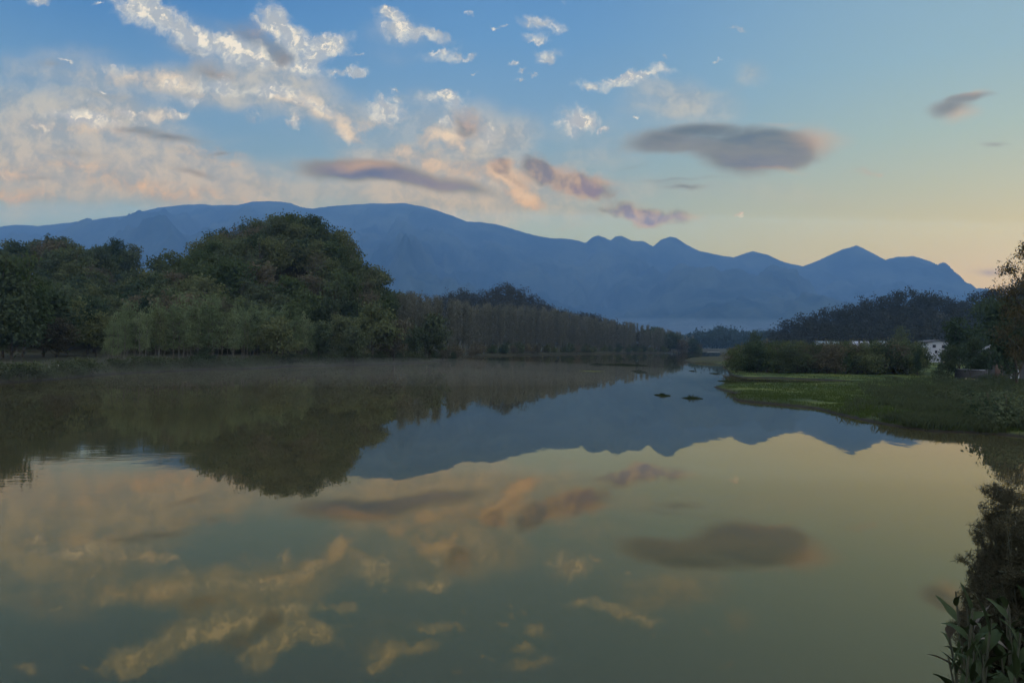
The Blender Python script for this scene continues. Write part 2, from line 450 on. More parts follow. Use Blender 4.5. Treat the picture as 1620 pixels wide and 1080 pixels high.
# each wooded hill: skyline of its ground (tree height taken off), distance of crest, front and back reach
HILLS = [
    # main hill behind the left bank
    dict(Y=178, sub=11.0, fr=52, bk=70, px=[(150, 540), (215, 450), (262, 415), (300, 398), (350, 366), (395, 350), (440, 342), (475, 340), (520, 352), (560, 392), (590, 428), (620, 462), (660, 488), (700, 500), (735, 530), (760, 545)]),
    # left hill
    dict(Y=215, sub=11.0, fr=95, bk=70, px=[(-420, 480), (-300, 430), (-150, 395), (-60, 392), (0, 388), (50, 388), (110, 382), (150, 376), (190, 386), (225, 404), (262, 428), (310, 470), (380, 520), (420, 540)]),
    # dark hill behind the poplars
    dict(Y=520, sub=9.0, fr=120, bk=100, px=[(600, 545), (680, 480), (712, 466), (735, 458), (762, 466), (785, 456), (805, 450), (835, 466), (870, 484), (895, 494), (930, 499), (970, 510), (1010, 526), (1060, 546)]),
    # dark hill on the right bank
    dict(Y=460, sub=10.5, fr=120, bk=120, px=[(1190, 552), (1222, 524), (1240, 507), (1290, 494), (1340, 480), (1375, 470), (1425, 459), (1460, 462), (1500, 472), (1525, 476), (1560, 456), (1640, 440), (1800, 430), (2000, 470), (2200, 560)]),
]
for h in HILLS:
    h['x'], h['z'] = ridge_from_px(h['px'], h['Y'], h['sub'])


def hill_height(x, y):
    z = np.zeros(x.shape)
    for h in HILLS:
        u = x * h['Y'] / np.maximum(y, 1.0)                       # follow the crest in perspective only near its depth
        u = x + (u - x) * 0.35
        R_h = np.interp(u, h['x'], h['z'], left=-5, right=-5)
        R_h = np.maximum(R_h, 0)
        t = np.where(y < h['Y'], 1 - (h['Y'] - y) / h['fr'], 1 - (y - h['Y']) / h['bk'])
        t = np.clip(t, 0, 1)
        prof = np.where(y < h['Y'], t ** 0.9, np.sin(t * math.pi / 2))
        prof = sstep(0, 1.0, prof) * .45 + prof * .55
        z = np.maximum(z, R_h * prof)
    return z


def ground_z(x, y):
    x = np.asarray(x, float); y = np.asarray(y, float)
    d = shore_dist(x, y)
    far = np.hypot(x, y)
    b = np.where(d > 0, 0.45 * (1 - np.exp(-d / 0.7)) + 0.9 * (1 - np.exp(-d / 14.0)), np.maximum(d * 0.35, -2.5))
    # low wet meadow on the right
    meadow = ((x > 15) & (y < 130) & (y > 30))
    mz = np.where(d > 0, 0.22 * (1 - np.exp(-d / .5)) + 0.0045 * np.minimum(d, 60), b)
    wm = sstep(14, 19, x) * sstep(24, 34, y) * (1 - sstep(112, 135, y))
    b = b * (1 - wm) + mz * wm
    b += np.where(d > 0, 1, 0) * (fbm(x / 5.0, y / 5.0, 4, seed=3) - .5) * np.clip(d / 4, 0, 1) * (0.5 - .38 * wm)
    b += hill_height(x, y) * sstep(2, 18, d)
    b += (fbm(x / 30, y / 30, 3, seed=4) - .5) * 2.5 * sstep(20, 60, d) * sstep(140, 220, y)
    # the viewer's own bank
    nb = sstep(0, 3.0, d) * (1 - sstep(8, 30, far)) * sstep(-3, 3, x - .3 * y + 6)
    b += nb * 1.5
    return b


def build_ground():
    A = np.concatenate([np.radians(np.linspace(-180, -52, 90, endpoint=False)), np.radians(np.linspace(-52, 52, 720, endpoint=False)),
                        np.radians(np.linspace(52, 180, 90, endpoint=False))])
    Rr = np.concatenate([np.geomspace(1.2, 30, 70, endpoint=False), np.geomspace(30, 260, 240, endpoint=False), np.geomspace(260, 6900, 150)])
    a, r = np.meshgrid(A, Rr)
    x = np.sin(a) * r; y = np.cos(a) * r
    z = ground_z(x, y)
    nA, nR = len(A), len(Rr)
    v = np.stack([x.ravel(), y.ravel(), z.ravel()], 1)
    i = np.arange(nR - 1)[:, None]; j = np.arange(nA)[None, :]
    j2 = (j + 1) % nA
    f = np.stack([(i * nA + j), (i * nA + j2), ((i + 1) * nA + j2), ((i + 1) * nA + j)], -1).reshape(-1, 4)
    c = len(v); v = np.vstack([v, [[0, 0, float(ground_z(np.array([0.]), np.array([0.]))[0])]]])
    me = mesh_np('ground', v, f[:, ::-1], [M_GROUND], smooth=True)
    return link('ground', me)


def m_ground(t):
    g = t.n('ShaderNodeNewGeometry').outputs['Position']
    n = t.noise(g, .16, 6, .6); n2 = t.noise(g, 1.7, 5, .65); n3 = t.noise(g, .035, 3, .5)
    z = t.sep(g)[2]; y = t.sep(g)[1]; x = t.sep(g)[0]
    grass = t.mix(t.ss(n, .38, .64), (.026, .044, .012), (.085, .105, .022))
    dry = t.mix(n2, (.050, .046, .022), (.085, .080, .040))
    col = t.mix(t.ss(n2, .52, .72), grass, dry)
    wood = t.mix(n2, (.026, .028, .013), (.048, .044, .022))
    # meadow grass only on the low right bank, wooded soil elsewhere
    mask = t.m('MULTIPLY', t.ss(x, 14, 22), t.m('SUBTRACT', 1.0, t.ss(y, 150, 185)))
    left = t.mix(t.ss(n2, .4, .66), (.024, .028, .012), (.056, .052, .026))
    other = t.mix(t.m('MAXIMUM', t.ss(z, .7, 1.5), t.ss(y, 380, 460)), left, wood)
    col = t.mix(mask, other, col)
    mud_shade = t.mix(n2, (.010, .009, .007), (.028, .025, .018))  # shore mud, darkened to paint in the shadow and weeds below the meadow edge
    col = t.mix(t.ss(t.m('ADD', z, t.m('MULTIPLY', n2, .12)), .10, .26), mud_shade, col)
    return principled(t, col, .95, bump=n2, dist=.12, strength=.6, spec=.1)


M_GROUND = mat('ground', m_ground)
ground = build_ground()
tag(ground, 'grassy banks and wooded ground around the river', kind='structure')


# ------------------------------------------------------------------ water
def m_water(t):
    g = t.n('ShaderNodeNewGeometry').outputs['Position']
    gs = t.vm('MULTIPLY', g, (1.0, .35, 1.0))
    # calm sheet with a very slight swell; one patch of small ripples on the left
    n1 = t.noise(gs, .55, 3, .5)
    n2 = t.noise(t.vm('MULTIPLY', g, (.5, 1.6, 1.0)), 2.4, 3, .5)
    pc = on_z(215, 722)
    mp = t.n('ShaderNodeMapping', vector_type='TEXTURE')
    t.put(mp.inputs[0], g)
    mp.inputs[1].default_value = (pc.x, pc.y, 0)
    mp.inputs[2].default_value = (0, 0, R(35))
    mp.inputs[3].default_value = (4.0, 1.3, 50)
    gr = t.n('ShaderNodeTexGradient', gradient_type='SPHERICAL'); t.put(gr.inputs[0], mp.outputs[0])
    rip = t.m('MULTIPLY', t.m('MULTIPLY', t.ss(gr.outputs[1], .0, .6), n2), 1.0)
    n3 = t.noise(gs, .06, 2, .5)
    breeze = t.m('MULTIPLY', t.ss(n3, .55, .75), n2)
    hgt = t.m('ADD', t.m('ADD', t.m('MULTIPLY', n1, .010), t.m('MULTIPLY', rip, .006)), t.m('MULTIPLY', breeze, .006))
    b = t.n('ShaderNodeBump'); b.inputs['Strength'].default_value = .55; b.inputs['Distance'].default_value = 1.0
    t.put(b.inputs['Height'], hgt)
    body = t.n('ShaderNodeBsdfDiffuse'); t.put(body.inputs[0], t.mix(t.noise(g, .05, 3, .5), (.040, .036, .018), (.050, .044, .022)))
    fr = t.n('ShaderNodeFresnel'); fr.inputs[0].default_value = 1.85
    gl = t.n('ShaderNodeBsdfGlossy'); gl.inputs['Roughness'].default_value = .018
    # silty water: light that skims it comes back nearly white, steeper light comes back browner
    t.put(gl.inputs[0], t.mix(t.ss(fr.outputs[0], .16, .62), (.88, .73, .44), (.98, .93, .80)))
    t.nt.links.new(b.outputs[0], gl.inputs['Normal'])
    mx = t.n('ShaderNodeMixShader')
    t.put(mx.inputs[0], t.m('MULTIPLY', fr.outputs[0], .95)); t.nt.links.new(body.outputs[0], mx.inputs[1]); t.nt.links.new(gl.outputs[0], mx.inputs[2])
    return mx.outputs[0]


M_WATER = mat('water', m_water)
vs = np.array([(-3000, -400, 0), (3000, -400, 0), (3000, 3000, 0), (-3000, 3000, 0)], float)
# keep the sheet to the river's own surroundings, a little beyond every shore
vs = np.array([(-190, -40, 0), (60, -40, 0), (60, 60, 0), (300, 1100, 0), (60, 1100, 0), (-190, 120, 0)], float)
water = link('water', mesh_np('water', vs, [[0, 1, 2, 3, 4, 5]], [M_WATER]))
tag(water, 'calm grey green river mirroring the sky', kind='structure')


# ------------------------------------------------------------------ mountains
def m_mount(t):
    g = t.n('ShaderNodeNewGeometry').outputs['Position']
    n = t.noise(g, .0028, 8, .68); n2 = t.noise(g, .02, 4, .6)
    col = t.mix(t.ss(n, .35, .65), (.006, .016, .015), (.062, .080, .060))  # forest mottling, its contrast raised to paint in gully shading
    col = t.mix(t.m('MULTIPLY', n2, .5), col, (.030, .050, .036))
    return principled(t, col, 1.0, spec=0)


M_MOUNT = mat('mountain_forest', m_mount)
ridge_px = [(-900, 470), (-700, 430), (-500, 395), (-350, 372), (-200, 362), (-100, 364), (0, 358), (25, 355), (60, 357), (100, 352), (150, 347), (200, 340), (222, 334), (250, 328), (290, 323), (320, 322), (335, 325),
            (370, 324), (400, 319), (435, 318), (460, 320), (475, 326), (495, 330), (520, 326), (560, 323), (600, 321), (640, 320), (655, 324), (670, 327), (690, 332),
            (715, 340), (738, 350), (760, 350), (785, 354), (810, 361), (840, 370), (870, 376), (900, 377), (926, 384), (936, 375), (946, 371), (956, 375), (966, 380), (974, 374), (984, 373), (1000, 380),
            (1018, 381), (1033, 390), (1046, 379), (1060, 374), (1070, 376), (1084, 385), (1105, 396), (1130, 402), (1160, 406), (1178, 400), (1192, 396), (1205, 401), (1215, 403), (1235, 412), (1270, 421),
            (1290, 413), (1315, 402), (1332, 395), (1344, 391), (1355, 387), (1364, 391), (1376, 398), (1398, 411), (1420, 406), (1445, 404), (1465, 410), (1490, 424), (1520, 445), (1545, 460),
            (1600, 478), (1700, 470), (1850, 440), (2050, 470), (2400, 520)]
ridge2_px = [(500, 560), (700, 545), (850, 520), (960, 505), (1040, 492), (1090, 474), (1130, 464), (1180, 455), (1215, 460), (1250, 468), (1300, 468), (1350, 482), (1420, 478), (1500, 466), (1600, 500), (1800, 555)]


def build_range(name, px, Yr, y0, y1, amp, seed, label):
    xs, zs = ridge_from_px(px, Yr)
    cols = np.linspace(xs[0], xs[-1], 1500); rows = np.concatenate([np.linspace(y0, Yr, 150, endpoint=False), np.linspace(Yr, y1, 20)])
    X, Y = np.meshgrid(cols, rows)
    Xr = X * (Yr / Y) ** .6
    Rg = np.maximum(np.interp(Xr, xs, zs), 0)
    Rg = Rg + (fbm(Xr / 110, Xr * 0, 4, seed=seed) - .5) * 13
    s = np.clip((Y - y0) / (Yr - y0), 0, 1)
    bk = np.clip((Y - Yr) / (y1 - Yr), 0, 1)
    rid = fbm(X / 900 + fbm(X / 700, Y / 700, 3, seed=seed + 1) * .8, Y / 1500, 6, ridged=True, seed=seed + 2)
    det = fbm(X / 260, Y / 260, 5, ridged=True, seed=seed + 4)
    Z = Rg * (s ** 1.15) * (1 - bk) ** 1.2
    Z0 = Z.copy()
    Z += Rg * amp * (rid - .62) * np.sin(np.pi * np.clip(s, 0, 1)) ** .7
    Z += Rg * .14 * (det - .5) * np.sin(np.pi * np.clip(s, 0, 1)) ** .5
    Z *= 1 - .13 * sstep(0, 500, Yr - Y)
    cap = (Rg - CAM_H) * (Y / Yr) * .985 + CAM_H
    Z = np.where(Y < Yr - 1, np.minimum(Z, np.maximum(cap, 0)), Z)
    Z = np.maximum(Z, 0) - 3
    nr, nc = X.shape
    v = np.stack([X.ravel(), Y.ravel(), Z.ravel()], 1)
    i = np.arange(nr - 1)[:, None]; j = np.arange(nc - 1)[None, :]
    f = np.stack([i * nc + j, i * nc + j + 1, (i + 1) * nc + j + 1, (i + 1) * nc + j], -1).reshape(-1, 4)
    o = link(name, mesh_np(name, v, f, [M_MOUNT], smooth=True))
    tag(o, label, kind='structure')
    return o


build_range('mountain', ridge_px, 6200, 3000, 7100, .9, 11, 'long blue mountain range along the horizon')
build_range('hills', ridge2_px, 4300, 2600, 5200, .6, 23, 'lower blue hills in front of the mountain range')

# ------------------------------------------------------------------ placing on the ground
def gz(x, y):
    return float(ground_z(np.array([float(x)]), np.array([float(y)]))[0])


def hit(px, py, d0=3.0, d1=900.0):
    """first point of the ground seen at a pixel"""
    d = ray(px, py)
    ys = np.geomspace(d0, d1, 900)
    X = d.x / d.y * ys; Z = CAM_H + d.z / d.y * ys
    g = np.maximum(ground_z(X, ys), 0)
    k = np.argmax(Z <= g)
    if Z[k] > g[k]: k = len(ys) - 1
    return Vector((X[k], ys[k], g[k]))


def px_of(x, y, z=0.0):
    p = Vector((x, y, z - CAM_H)); s = p.dot(fw)
    return 810 + F_PX * p.dot(right) / s, 540 - F_PX * p.dot(up) / s


# ------------------------------------------------------------------ plant meshes
class Geo:
    def __init__(s):
        s.v = []; s.f = []; s.n = 0

    def add(s, v, f):
        s.v.append(np.asarray(v, float)); s.f.append(np.asarray(f, int) + s.n); s.n += len(v)

    def tube(s, pts, rad, sides=6):
        pts = np.asarray(pts, float); n = len(pts)
        tan = np.gradient(pts, axis=0); tan /= np.linalg.norm(tan, axis=1)[:, None] + 1e-9
        ref = np.array([1.0, 0.13, 0.07]) if abs(tan[0][0]) < .8 else np.array([0, 1.0, .1])
        a = np.cross(tan, ref); a /= np.linalg.norm(a, axis=1)[:, None]
        b = np.cross(tan, a)
        th = np.arange(sides) * 2 * math.pi / sides
        ring = pts[:, None, :] + np.asarray(rad)[:, None, None] * (np.cos(th)[None, :, None] * a[:, None, :] + np.sin(th)[None, :, None] * b[:, None, :])
        i = np.arange(n - 1)[:, None]; j = np.arange(sides)[None, :]; j2 = (j + 1) % sides
        f = np.stack([i * sides + j, i * sides + j2, (i + 1) * sides + j2, (i + 1) * sides + j], -1).reshape(-1, 4)
        s.add(ring.reshape(-1, 3), f)

    def leaves(s, pos, size, rg, up_bias=.35, aspect=.55, nrm=None):
        """one small diamond leaf (cluster) at each position"""
        n = len(pos)
        d = rg.normal(size=(n, 3)); d /= np.linalg.norm(d, axis=1)[:, None]
        if nrm is not None:
            d = d * (1 - up_bias) + nrm * up_bias
            d /= np.linalg.norm(d, axis=1)[:, None]
        r = rg.normal(size=(n, 3)); t = np.cross(d, r); t /= np.linalg.norm(t, axis=1)[:, None]
        b = np.cross(d, t)
        L = (size * rg.uniform(.6, 1.35, n))[:, None]; Wd = L * aspect
        v = np.stack([pos - t * L * .5, pos + b * Wd * .5 + d * L * .06, pos + t * L * .5, pos - b * Wd * .5 + d * L * .06], 1).reshape(-1, 3)
        f = np.arange(4 * n).reshape(n, 4)
        s.add(v, f)

    def twigs(s, p0, p1, w, rg):
        n = len(p0)
        ax = p1 - p0; r = rg.normal(size=(n, 3)); t = np.cross(ax, r); t /= np.linalg.norm(t, axis=1)[:, None] + 1e-9
        w = np.broadcast_to(np.asarray(w), (n,))[:, None]
        v = np.stack([p0 - t * w, p0 + t * w, p1 + t * w * .3, p1 - t * w * .3], 1).reshape(-1, 3)
        s.add(v, np.arange(4 * n).reshape(n, 4))

    def mesh(s, name, mt, smooth=False):
        return mesh_np(name, np.vstack(s.v), np.vstack(s.f), [mt] if mt else [], smooth=smooth)


def m_leaf(c1, c2, sc=.35, tr=.30):
    def b(t):
        oi = t.n('ShaderNodeObjectInfo')
        g = t.n('ShaderNodeNewGeometry')
        pos = g.outputs['Position']
        n = t.noise(pos, sc, 3, .6); n2 = t.noise(pos, 4.0 if sc < 1 else 30.0, 2, .6)
        f = t.m('ADD', t.m('MULTIPLY', t.m('SUBTRACT', n, .5), .9), oi.outputs['Random'], clamp=True)
        col = t.mix(f, c1, c2)
        col = t.mix(t.m('MULTIPLY', n2, .5), col, tuple(x * .55 for x in c1))
        d = t.n('ShaderNodeBsdfDiffuse'); t.put(d.inputs[0], col)
        tl = t.n('ShaderNodeBsdfTranslucent'); t.put(tl.inputs[0], col)
        mx = t.n('ShaderNodeMixShader'); mx.inputs[0].default_value = tr
        t.nt.links.new(d.outputs[0], mx.inputs[1]); t.nt.links.new(tl.outputs[0], mx.inputs[2])
        return mx.outputs[0]
    return b


M_LEAF = mat('leaf_green', m_leaf((.052, .076, .030), (.135, .146, .066)))
M_LEAFD = mat('leaf_dark', m_leaf((.038, .058, .030), (.095, .112, .058)))
M_LEAFB = mat('leaf_autumn', m_leaf((.080, .076, .046), (.150, .130, .080)))
M_PALE = mat('leaf_pale', m_leaf((.105, .140, .066), (.180, .210, .105)))
M_FAR = mat('far_wood_leaf', m_leaf((.030, .034, .020), (.062, .056, .034), sc=.05))
M_HAZEL = mat('far_valley_leaf', m_leaf((.030, .045, .026), (.060, .070, .040), sc=.02))
M_POP = mat('poplar_twig', m_leaf((.108, .112, .082), (.165, .164, .120), sc=.12))
M_WEED = mat('weed', m_leaf((.046, .060, .028), (.086, .098, .048), sc=.8))
M_GRASS = mat('grass_blade', m_leaf((.030, .052, .014), (.090, .112, .026), sc=.15))
M_RTREE = mat('near_tree_leaf', m_leaf((.036, .038, .016), (.080, .064, .030), sc=.4, tr=.12))
M_CANNA = mat('broad_leaf', lambda t: principled(t, t.mix(t.noise(t.n('ShaderNodeNewGeometry').outputs['Position'], 3.5, 5, .6), (.008, .018, .006), (.034, .048, .016)), .7, spec=.12))
M_STALK = mat('stalk', lambda t: principled(t, t.mix(t.noise(t.n('ShaderNodeNewGeometry').outputs['Position'], 9, 3, .5), (.022, .028, .014), (.050, .048, .030)), .8))
M_DRY = mat('dry_leaf', lambda t: principled(t, t.mix(t.noise(t.n('ShaderNodeNewGeometry').outputs['Position'], 9, 3, .5), (.06, .05, .036), (.12, .10, .075)), .8))
M_FEATH = mat('feathery_leaf', m_leaf((.040, .040, .023), (.090, .082, .052), sc=2.5))


def m_bark(c1, c2):
    return lambda t: principled(t, t.mix(t.ss(t.noise(t.vm('MULTIPLY', t.n('ShaderNodeTexCoord').outputs['Object'], (6, 6, 1.2)), 2.0, 4, .6), .35, .65), c1, c2), .95, spec=.1)


M_BARK = mat('bark', m_bark((.030, .025, .018), (.080, .070, .052)))
M_BARKP = mat('pale_bark', m_bark((.06, .056, .042), (.14, .13, .105)))


def lobes_crown(rg, lobes, nleaf, size, shell=.5, up_bias=.35):
    """points in a set of ellipsoid lobes (cx,cy,cz,rx,ry,rz), denser near the surface"""
    lob = np.asarray(lobes, float)
    w = (lob[:, 3] * lob[:, 4] * lob[:, 5]) ** .67; w /= w.sum()
    k = rg.choice(len(lob), nleaf, p=w)
    d = rg.normal(size=(nleaf, 3)); d /= np.linalg.norm(d, axis=1)[:, None]
    d[:, 2] = np.where(rg.random(nleaf) < .35, np.abs(d[:, 2]), d[:, 2])
    r = rg.random(nleaf) ** shell
    r *= 1 + .22 * (rg.random(nleaf) ** 3)
    pos = lob[k, :3] + d * r[:, None] * lob[k, 3:]
    # small clumps
    c = rg.normal(size=(nleaf, 3)) * .10 * lob[k, 3:]
    ncl = max(12, nleaf // 26)
    cc = pos[rg.choice(nleaf, ncl)]
    ci = rg.integers(0, ncl, nleaf); pull = rg.random(nleaf) < .62
    loc = cc[ci] + rg.normal(0, 1, (nleaf, 3)) * size * 1.15 * np.array([1, 1, .8])
    pos = np.where(pull[:, None], loc, pos + c * .5)
    return pos, d


def make_tree(seed, H, Wd, crown_base, nleaf, size, lm, bm, n_lobes=9, trunk_r=.2, shape='round', limbs=True):
    rg = np.random.default_rng(seed)
    T = Geo()
    bend = rg.normal(0, .25, 2)
    hs = np.linspace(0, H * .8, 7)
    P = np.stack([bend[0] * np.sin(hs / H * 2.5), bend[1] * np.sin(hs / H * 2), hs - .4], 1)
    T.tube(P, np.linspace(trunk_r, trunk_r * .25, 7), 7)
    lobes = []
    for i in range(n_lobes):
        t = (i + rg.uniform(0, .9)) / n_lobes
        z = crown_base + (H - crown_base) * (0.10 + .80 * t)
        if shape == 'round':
            wz = math.sin(math.pi * min(.96, .20 + t * .72)) ** .7
        elif shape == 'cone':
            wz = 1.05 - t
        elif shape == 'column':
            wz = .8 - .35 * t
        else:
            wz = .9 - .2 * abs(t - .4)
        rr = Wd * .5 * wz
        a = rg.uniform(0, 6.28); off = rr * rg.uniform(.25, .72)
        s_ = rg.uniform(.42, .66)
        lobes.append((math.cos(a) * off, math.sin(a) * off, z, rr * s_ + .35, rr * s_ + .35, max((H - crown_base) / n_lobes * rg.uniform(.9, 1.5), rr * .35)))
    if limbs:
        for L in lobes:
            z0 = max(crown_base * .6, L[2] - rg.uniform(.8, 2.0) - math.hypot(L[0], L[1]) * .5)
            z0 = min(z0, H * .75)
            p0 = np.array([bend[0] * math.sin(z0 / H * 2.5), bend[1] * math.sin(z0 / H * 2), z0])
            p1 = np.array(L[:3]); mid = (p0 + p1) / 2 + np.array([0, 0, -.15])
            T.tube([p0, mid, p1, p1 + (p1 - mid) * .6], [trunk_r * .4, trunk_r * .28, trunk_r * .15, .012], 5)
    Cn = Geo()
    pos, nr = lobes_crown(rg, lobes, nleaf, size)
    Cn.leaves(pos, size, rg, .3, .6, nr)
    # a few stray sprigs
    st = rg.choice(nleaf, nleaf // 14)
    Cn.leaves(pos[st] + nr[st] * rg.uniform(.1, .5, (len(st), 1)), size * .8, rg)
    return T.mesh('trunk', bm, True), Cn.mesh('crown', lm)


def place_tree(proto, name, x, y, z, rz, sc, label, group, cat='tree', parts=('trunk', 'crown')):
    o = empty(name, (x, y, z), rz)
    o.scale = sc if isinstance(sc, tuple) else (sc, sc, sc)
    for pn, me in zip(parts, proto):
        link(pn, me, o)
    tag(o, label, cat, group)
    return o


# ------------------------------------------------------------------ prototypes
P_BROAD = [make_tree(10, 9.5, 8.5, 1.8, 3000, .50, M_LEAF, M_BARK, 11), make_tree(11, 10.5, 7.5, 2.2, 3000, .50, M_LEAFD, M_BARK, 12),
           make_tree(12, 9.0, 8.0, 1.5, 2800, .50, M_LEAFB, M_BARK, 10), make_tree(13, 11.0, 8.5, 2.5, 3200, .48, M_LEAF, M_BARK, 13),
           make_tree(14, 8.5, 7.5, 1.5, 2600, .50, M_LEAFD, M_BARK, 9)]
P_CONE = [make_tree(20, 11, 5.0, 1.2, 2600, .42, M_LEAFD, M_BARK, 12, shape='cone')]
P_AIRY = [make_tree(30, 10.5, 4.6, 2.6, 1000, .30, M_PALE, M_BARKP, 11, .11, 'column'), make_tree(31, 9.5, 4.2, 2.0, 1000, .30, M_PALE, M_BARKP, 10, .10, 'column'),
          make_tree(32, 11.5, 4.2, 3.0, 1000, .30, M_LEAF, M_BARKP, 12, .11, 'column')]
P_SPARSE = [make_tree(40, 9.5, 7.5, 3.5, 520, .42, M_LEAFB, M_BARK, 12, .16), make_tree(41, 10.5, 6.5, 3.8, 560, .40, M_LEAFD, M_BARK, 12, .16)]
P_SHRUB = [make_tree(50, 1.0, 1.3, .1, 420, .13, M_WEED, M_BARK, 6, .03), make_tree(51, 1.0, 1.5, .1, 420, .13, M_WEED, M_BARK, 7, .03),
           make_tree(52, 1.0, 1.2, .1, 420, .13, M_LEAFD, M_BARK, 6, .03)]
P_BUSH = [make_tree(60, 4.0, 4.0, .2, 1900, .26, M_LEAFD, M_BARK, 9, .08), make_tree(61, 4.0, 3.6, .2, 1900, .26, M_LEAF, M_BARK, 9, .08),
          make_tree(62, 4.0, 4.2, .2, 1900, .26, M_LEAFB, M_BARK, 9, .08)]


def make_poplar(seed, H):
    rg = np.random.default_rng(seed); T = Geo(); Cn = Geo()
    hs = np.linspace(-.4, H * .97, 8); lean = rg.normal(0, .02, 2)
    P = np.stack([lean[0] * hs, lean[1] * hs, hs], 1)
    T.tube(P, np.linspace(.14, .02, 8), 6)
    p0s = []; p1s = []
    for i in range(70):
        z = H * (.12 + .80 * rg.random()); a = rg.uniform(0, 6.28); L = (1.15 - z / H) * rg.uniform(1.2, 3.0) + .4
        o = np.array([math.cos(a) * .42, math.sin(a) * .42, 1.0]); o /= np.linalg.norm(o)
        b0 = np.array([lean[0] * z, lean[1] * z, z]); b1 = b0 + o * L
        T.tube([b0, (b0 + b1) / 2 + np.array([math.cos(a), math.sin(a), 0]) * .12, b1], [.035, .022, .008], 4)
        for k in range(13):
            t = rg.uniform(.15, 1); q0_ = b0 + (b1 - b0) * t; dd = rg.normal(0, .45, 3) + np.array([0, 0, .9])
            p0s.append(q0_); p1s.append(q0_ + dd / np.linalg.norm(dd) * rg.uniform(.5, 1.3))
    p0s = np.array(p0s); p1s = np.array(p1s)
    Cn.twigs(p0s, p1s, .022, rg)
    k = rg.choice(len(p1s), 420)
    Cn.leaves(p1s[k] + rg.normal(0, .15, (420, 3)), .26, rg)
    return T.mesh('trunk', M_POP, True), Cn.mesh('crown', M_POP)


P_POP = [make_poplar(70, 16), make_poplar(71, 18), make_poplar(72, 15), make_poplar(73, 17)]

# ------------------------------------------------------------------ left bank and hill trees
rg = np.random.default_rng(3)
hill_pts = []
for sp, a0_, a1_, b0_, b1_ in ((8.6, -235, -84, 84, 232), (6.0, -84, 8, 110, 196)):
  for gx in np.arange(a0_, a1_, sp):
    for gy in np.arange(b0_, b1_, sp):
        x = gx + rg.uniform(-.42, .42) * sp; y = gy + rg.uniform(-.42, .42) * sp
        hill_pts.append((x, y))
hp = np.array(hill_pts)
sdv = shore_dist(hp[:, 0], hp[:, 1]); zz = ground_z(hp[:, 0], hp[:, 1]); hh = hill_height(hp[:, 0], hp[:, 1])
cand = []
for (x, y), d, z, h in zip(hp, sdv, zz, hh):
    px, py = px_of(x, y, z + 8)
    if d < 14 or px < -120 or px > 730: continue
    # skip slopes that face away behind a crest
    g2 = float(hill_height(np.array([x]), np.array([y + 6.0]))[0]); 
    if h > 3 and g2 < h - 1.8: continue
    # skip trees hidden behind nearer ground
    t = np.linspace(.45, .96, 26); lx, ly = x * t, y * t
    lz = CAM_H + (z + 10 - CAM_H) * t
    cover = hill_height(lx, ly) + np.where(hill_height(lx, ly) > 3, 4.5, 1.0)
    if np.any(cover > lz + 1.0): continue
    cand.append((x, y, z, px, d))
LOOK = ['mid green round tree', 'dark green tall tree', 'brownish round tree', 'green tall broad tree', 'dark green low tree']


def hill_label(pr, px, py, steep):
    k = [i for i, q_ in enumerate(P_BROAD) if q_ is pr]
    look = LOOK[k[0]] if k else ('thin crowned tree' if pr in P_SPARSE else 'narrow conical dark tree')
    if steep:
        sil = np.interp(px, [215, 262, 300, 350, 395, 440, 475, 520, 560, 590, 620, 660, 700], [410, 400, 380, 350, 345, 338, 338, 350, 380, 412, 445, 470, 490])
        side = np.interp(px, [268, 330, 385, 430, 490, 540, 590, 640], range(8)); side = int(side)
        cols = ['at its left foot', 'on its left shoulder', 'left of its summit', 'straight below its summit', 'right of its summit', 'on its right shoulder',
                'on its right slope', 'at its right foot'][side]
        hl = 'the steep wooded hill'
    else:
        sil = np.interp(px, [-60, 0, 50, 110, 150, 190, 225, 262], [392, 388, 388, 380, 375, 386, 404, 428])
        side = int(np.clip((px + 100) / 62, 0, 5))
        cols = ['just outside its left end', 'at its left end', 'left of its top', 'straight below its top', 'right of its top', 'beside the steep hill'][side]
        hl = 'the lower left hill'
    d = py - sil
    rowt = 'topping' if d < 16 else 'high on' if d < 45 else 'halfway up' if d < 85 else 'low on'
    return f'{look} {rowt} {hl}, {cols}'.replace('straight ', '').replace('steep wooded hill', 'steep hill')


print('hill tree candidates', len(cand))
if len(cand) > 240:
    keep = rg.permutation(len(cand))[:240]; cand = [cand[i] for i in sorted(keep)]
for x, y, z, px, d in cand:
    main = px > 268
    u = rg.random()
    if main:
        pr = P_BROAD[rg.choice(5, p=[.26, .14, .30, .18, .12])] if u > .08 else P_SPARSE[rg.integers(2)]
        lab, grp = hill_label(pr, px, px_of(x, y, z + 8)[1], True), 'trees on the steep wooded hill'
    else:
        pr = P_BROAD[rg.choice(5, p=[.22, .30, .10, .16, .22])] if u > .14 else P_CONE[0]
        lab, grp = hill_label(pr, px, px_of(x, y, z + 8)[1], False), 'trees on the lower left hill'
    s = rg.uniform(.82, 1.15)
    place_tree(pr, 'broadleaf_tree', x, y, z - .2, rg.uniform(0, 6.28), (s * rg.uniform(.9, 1.1), s * rg.uniform(.9, 1.1), s), lab, grp)
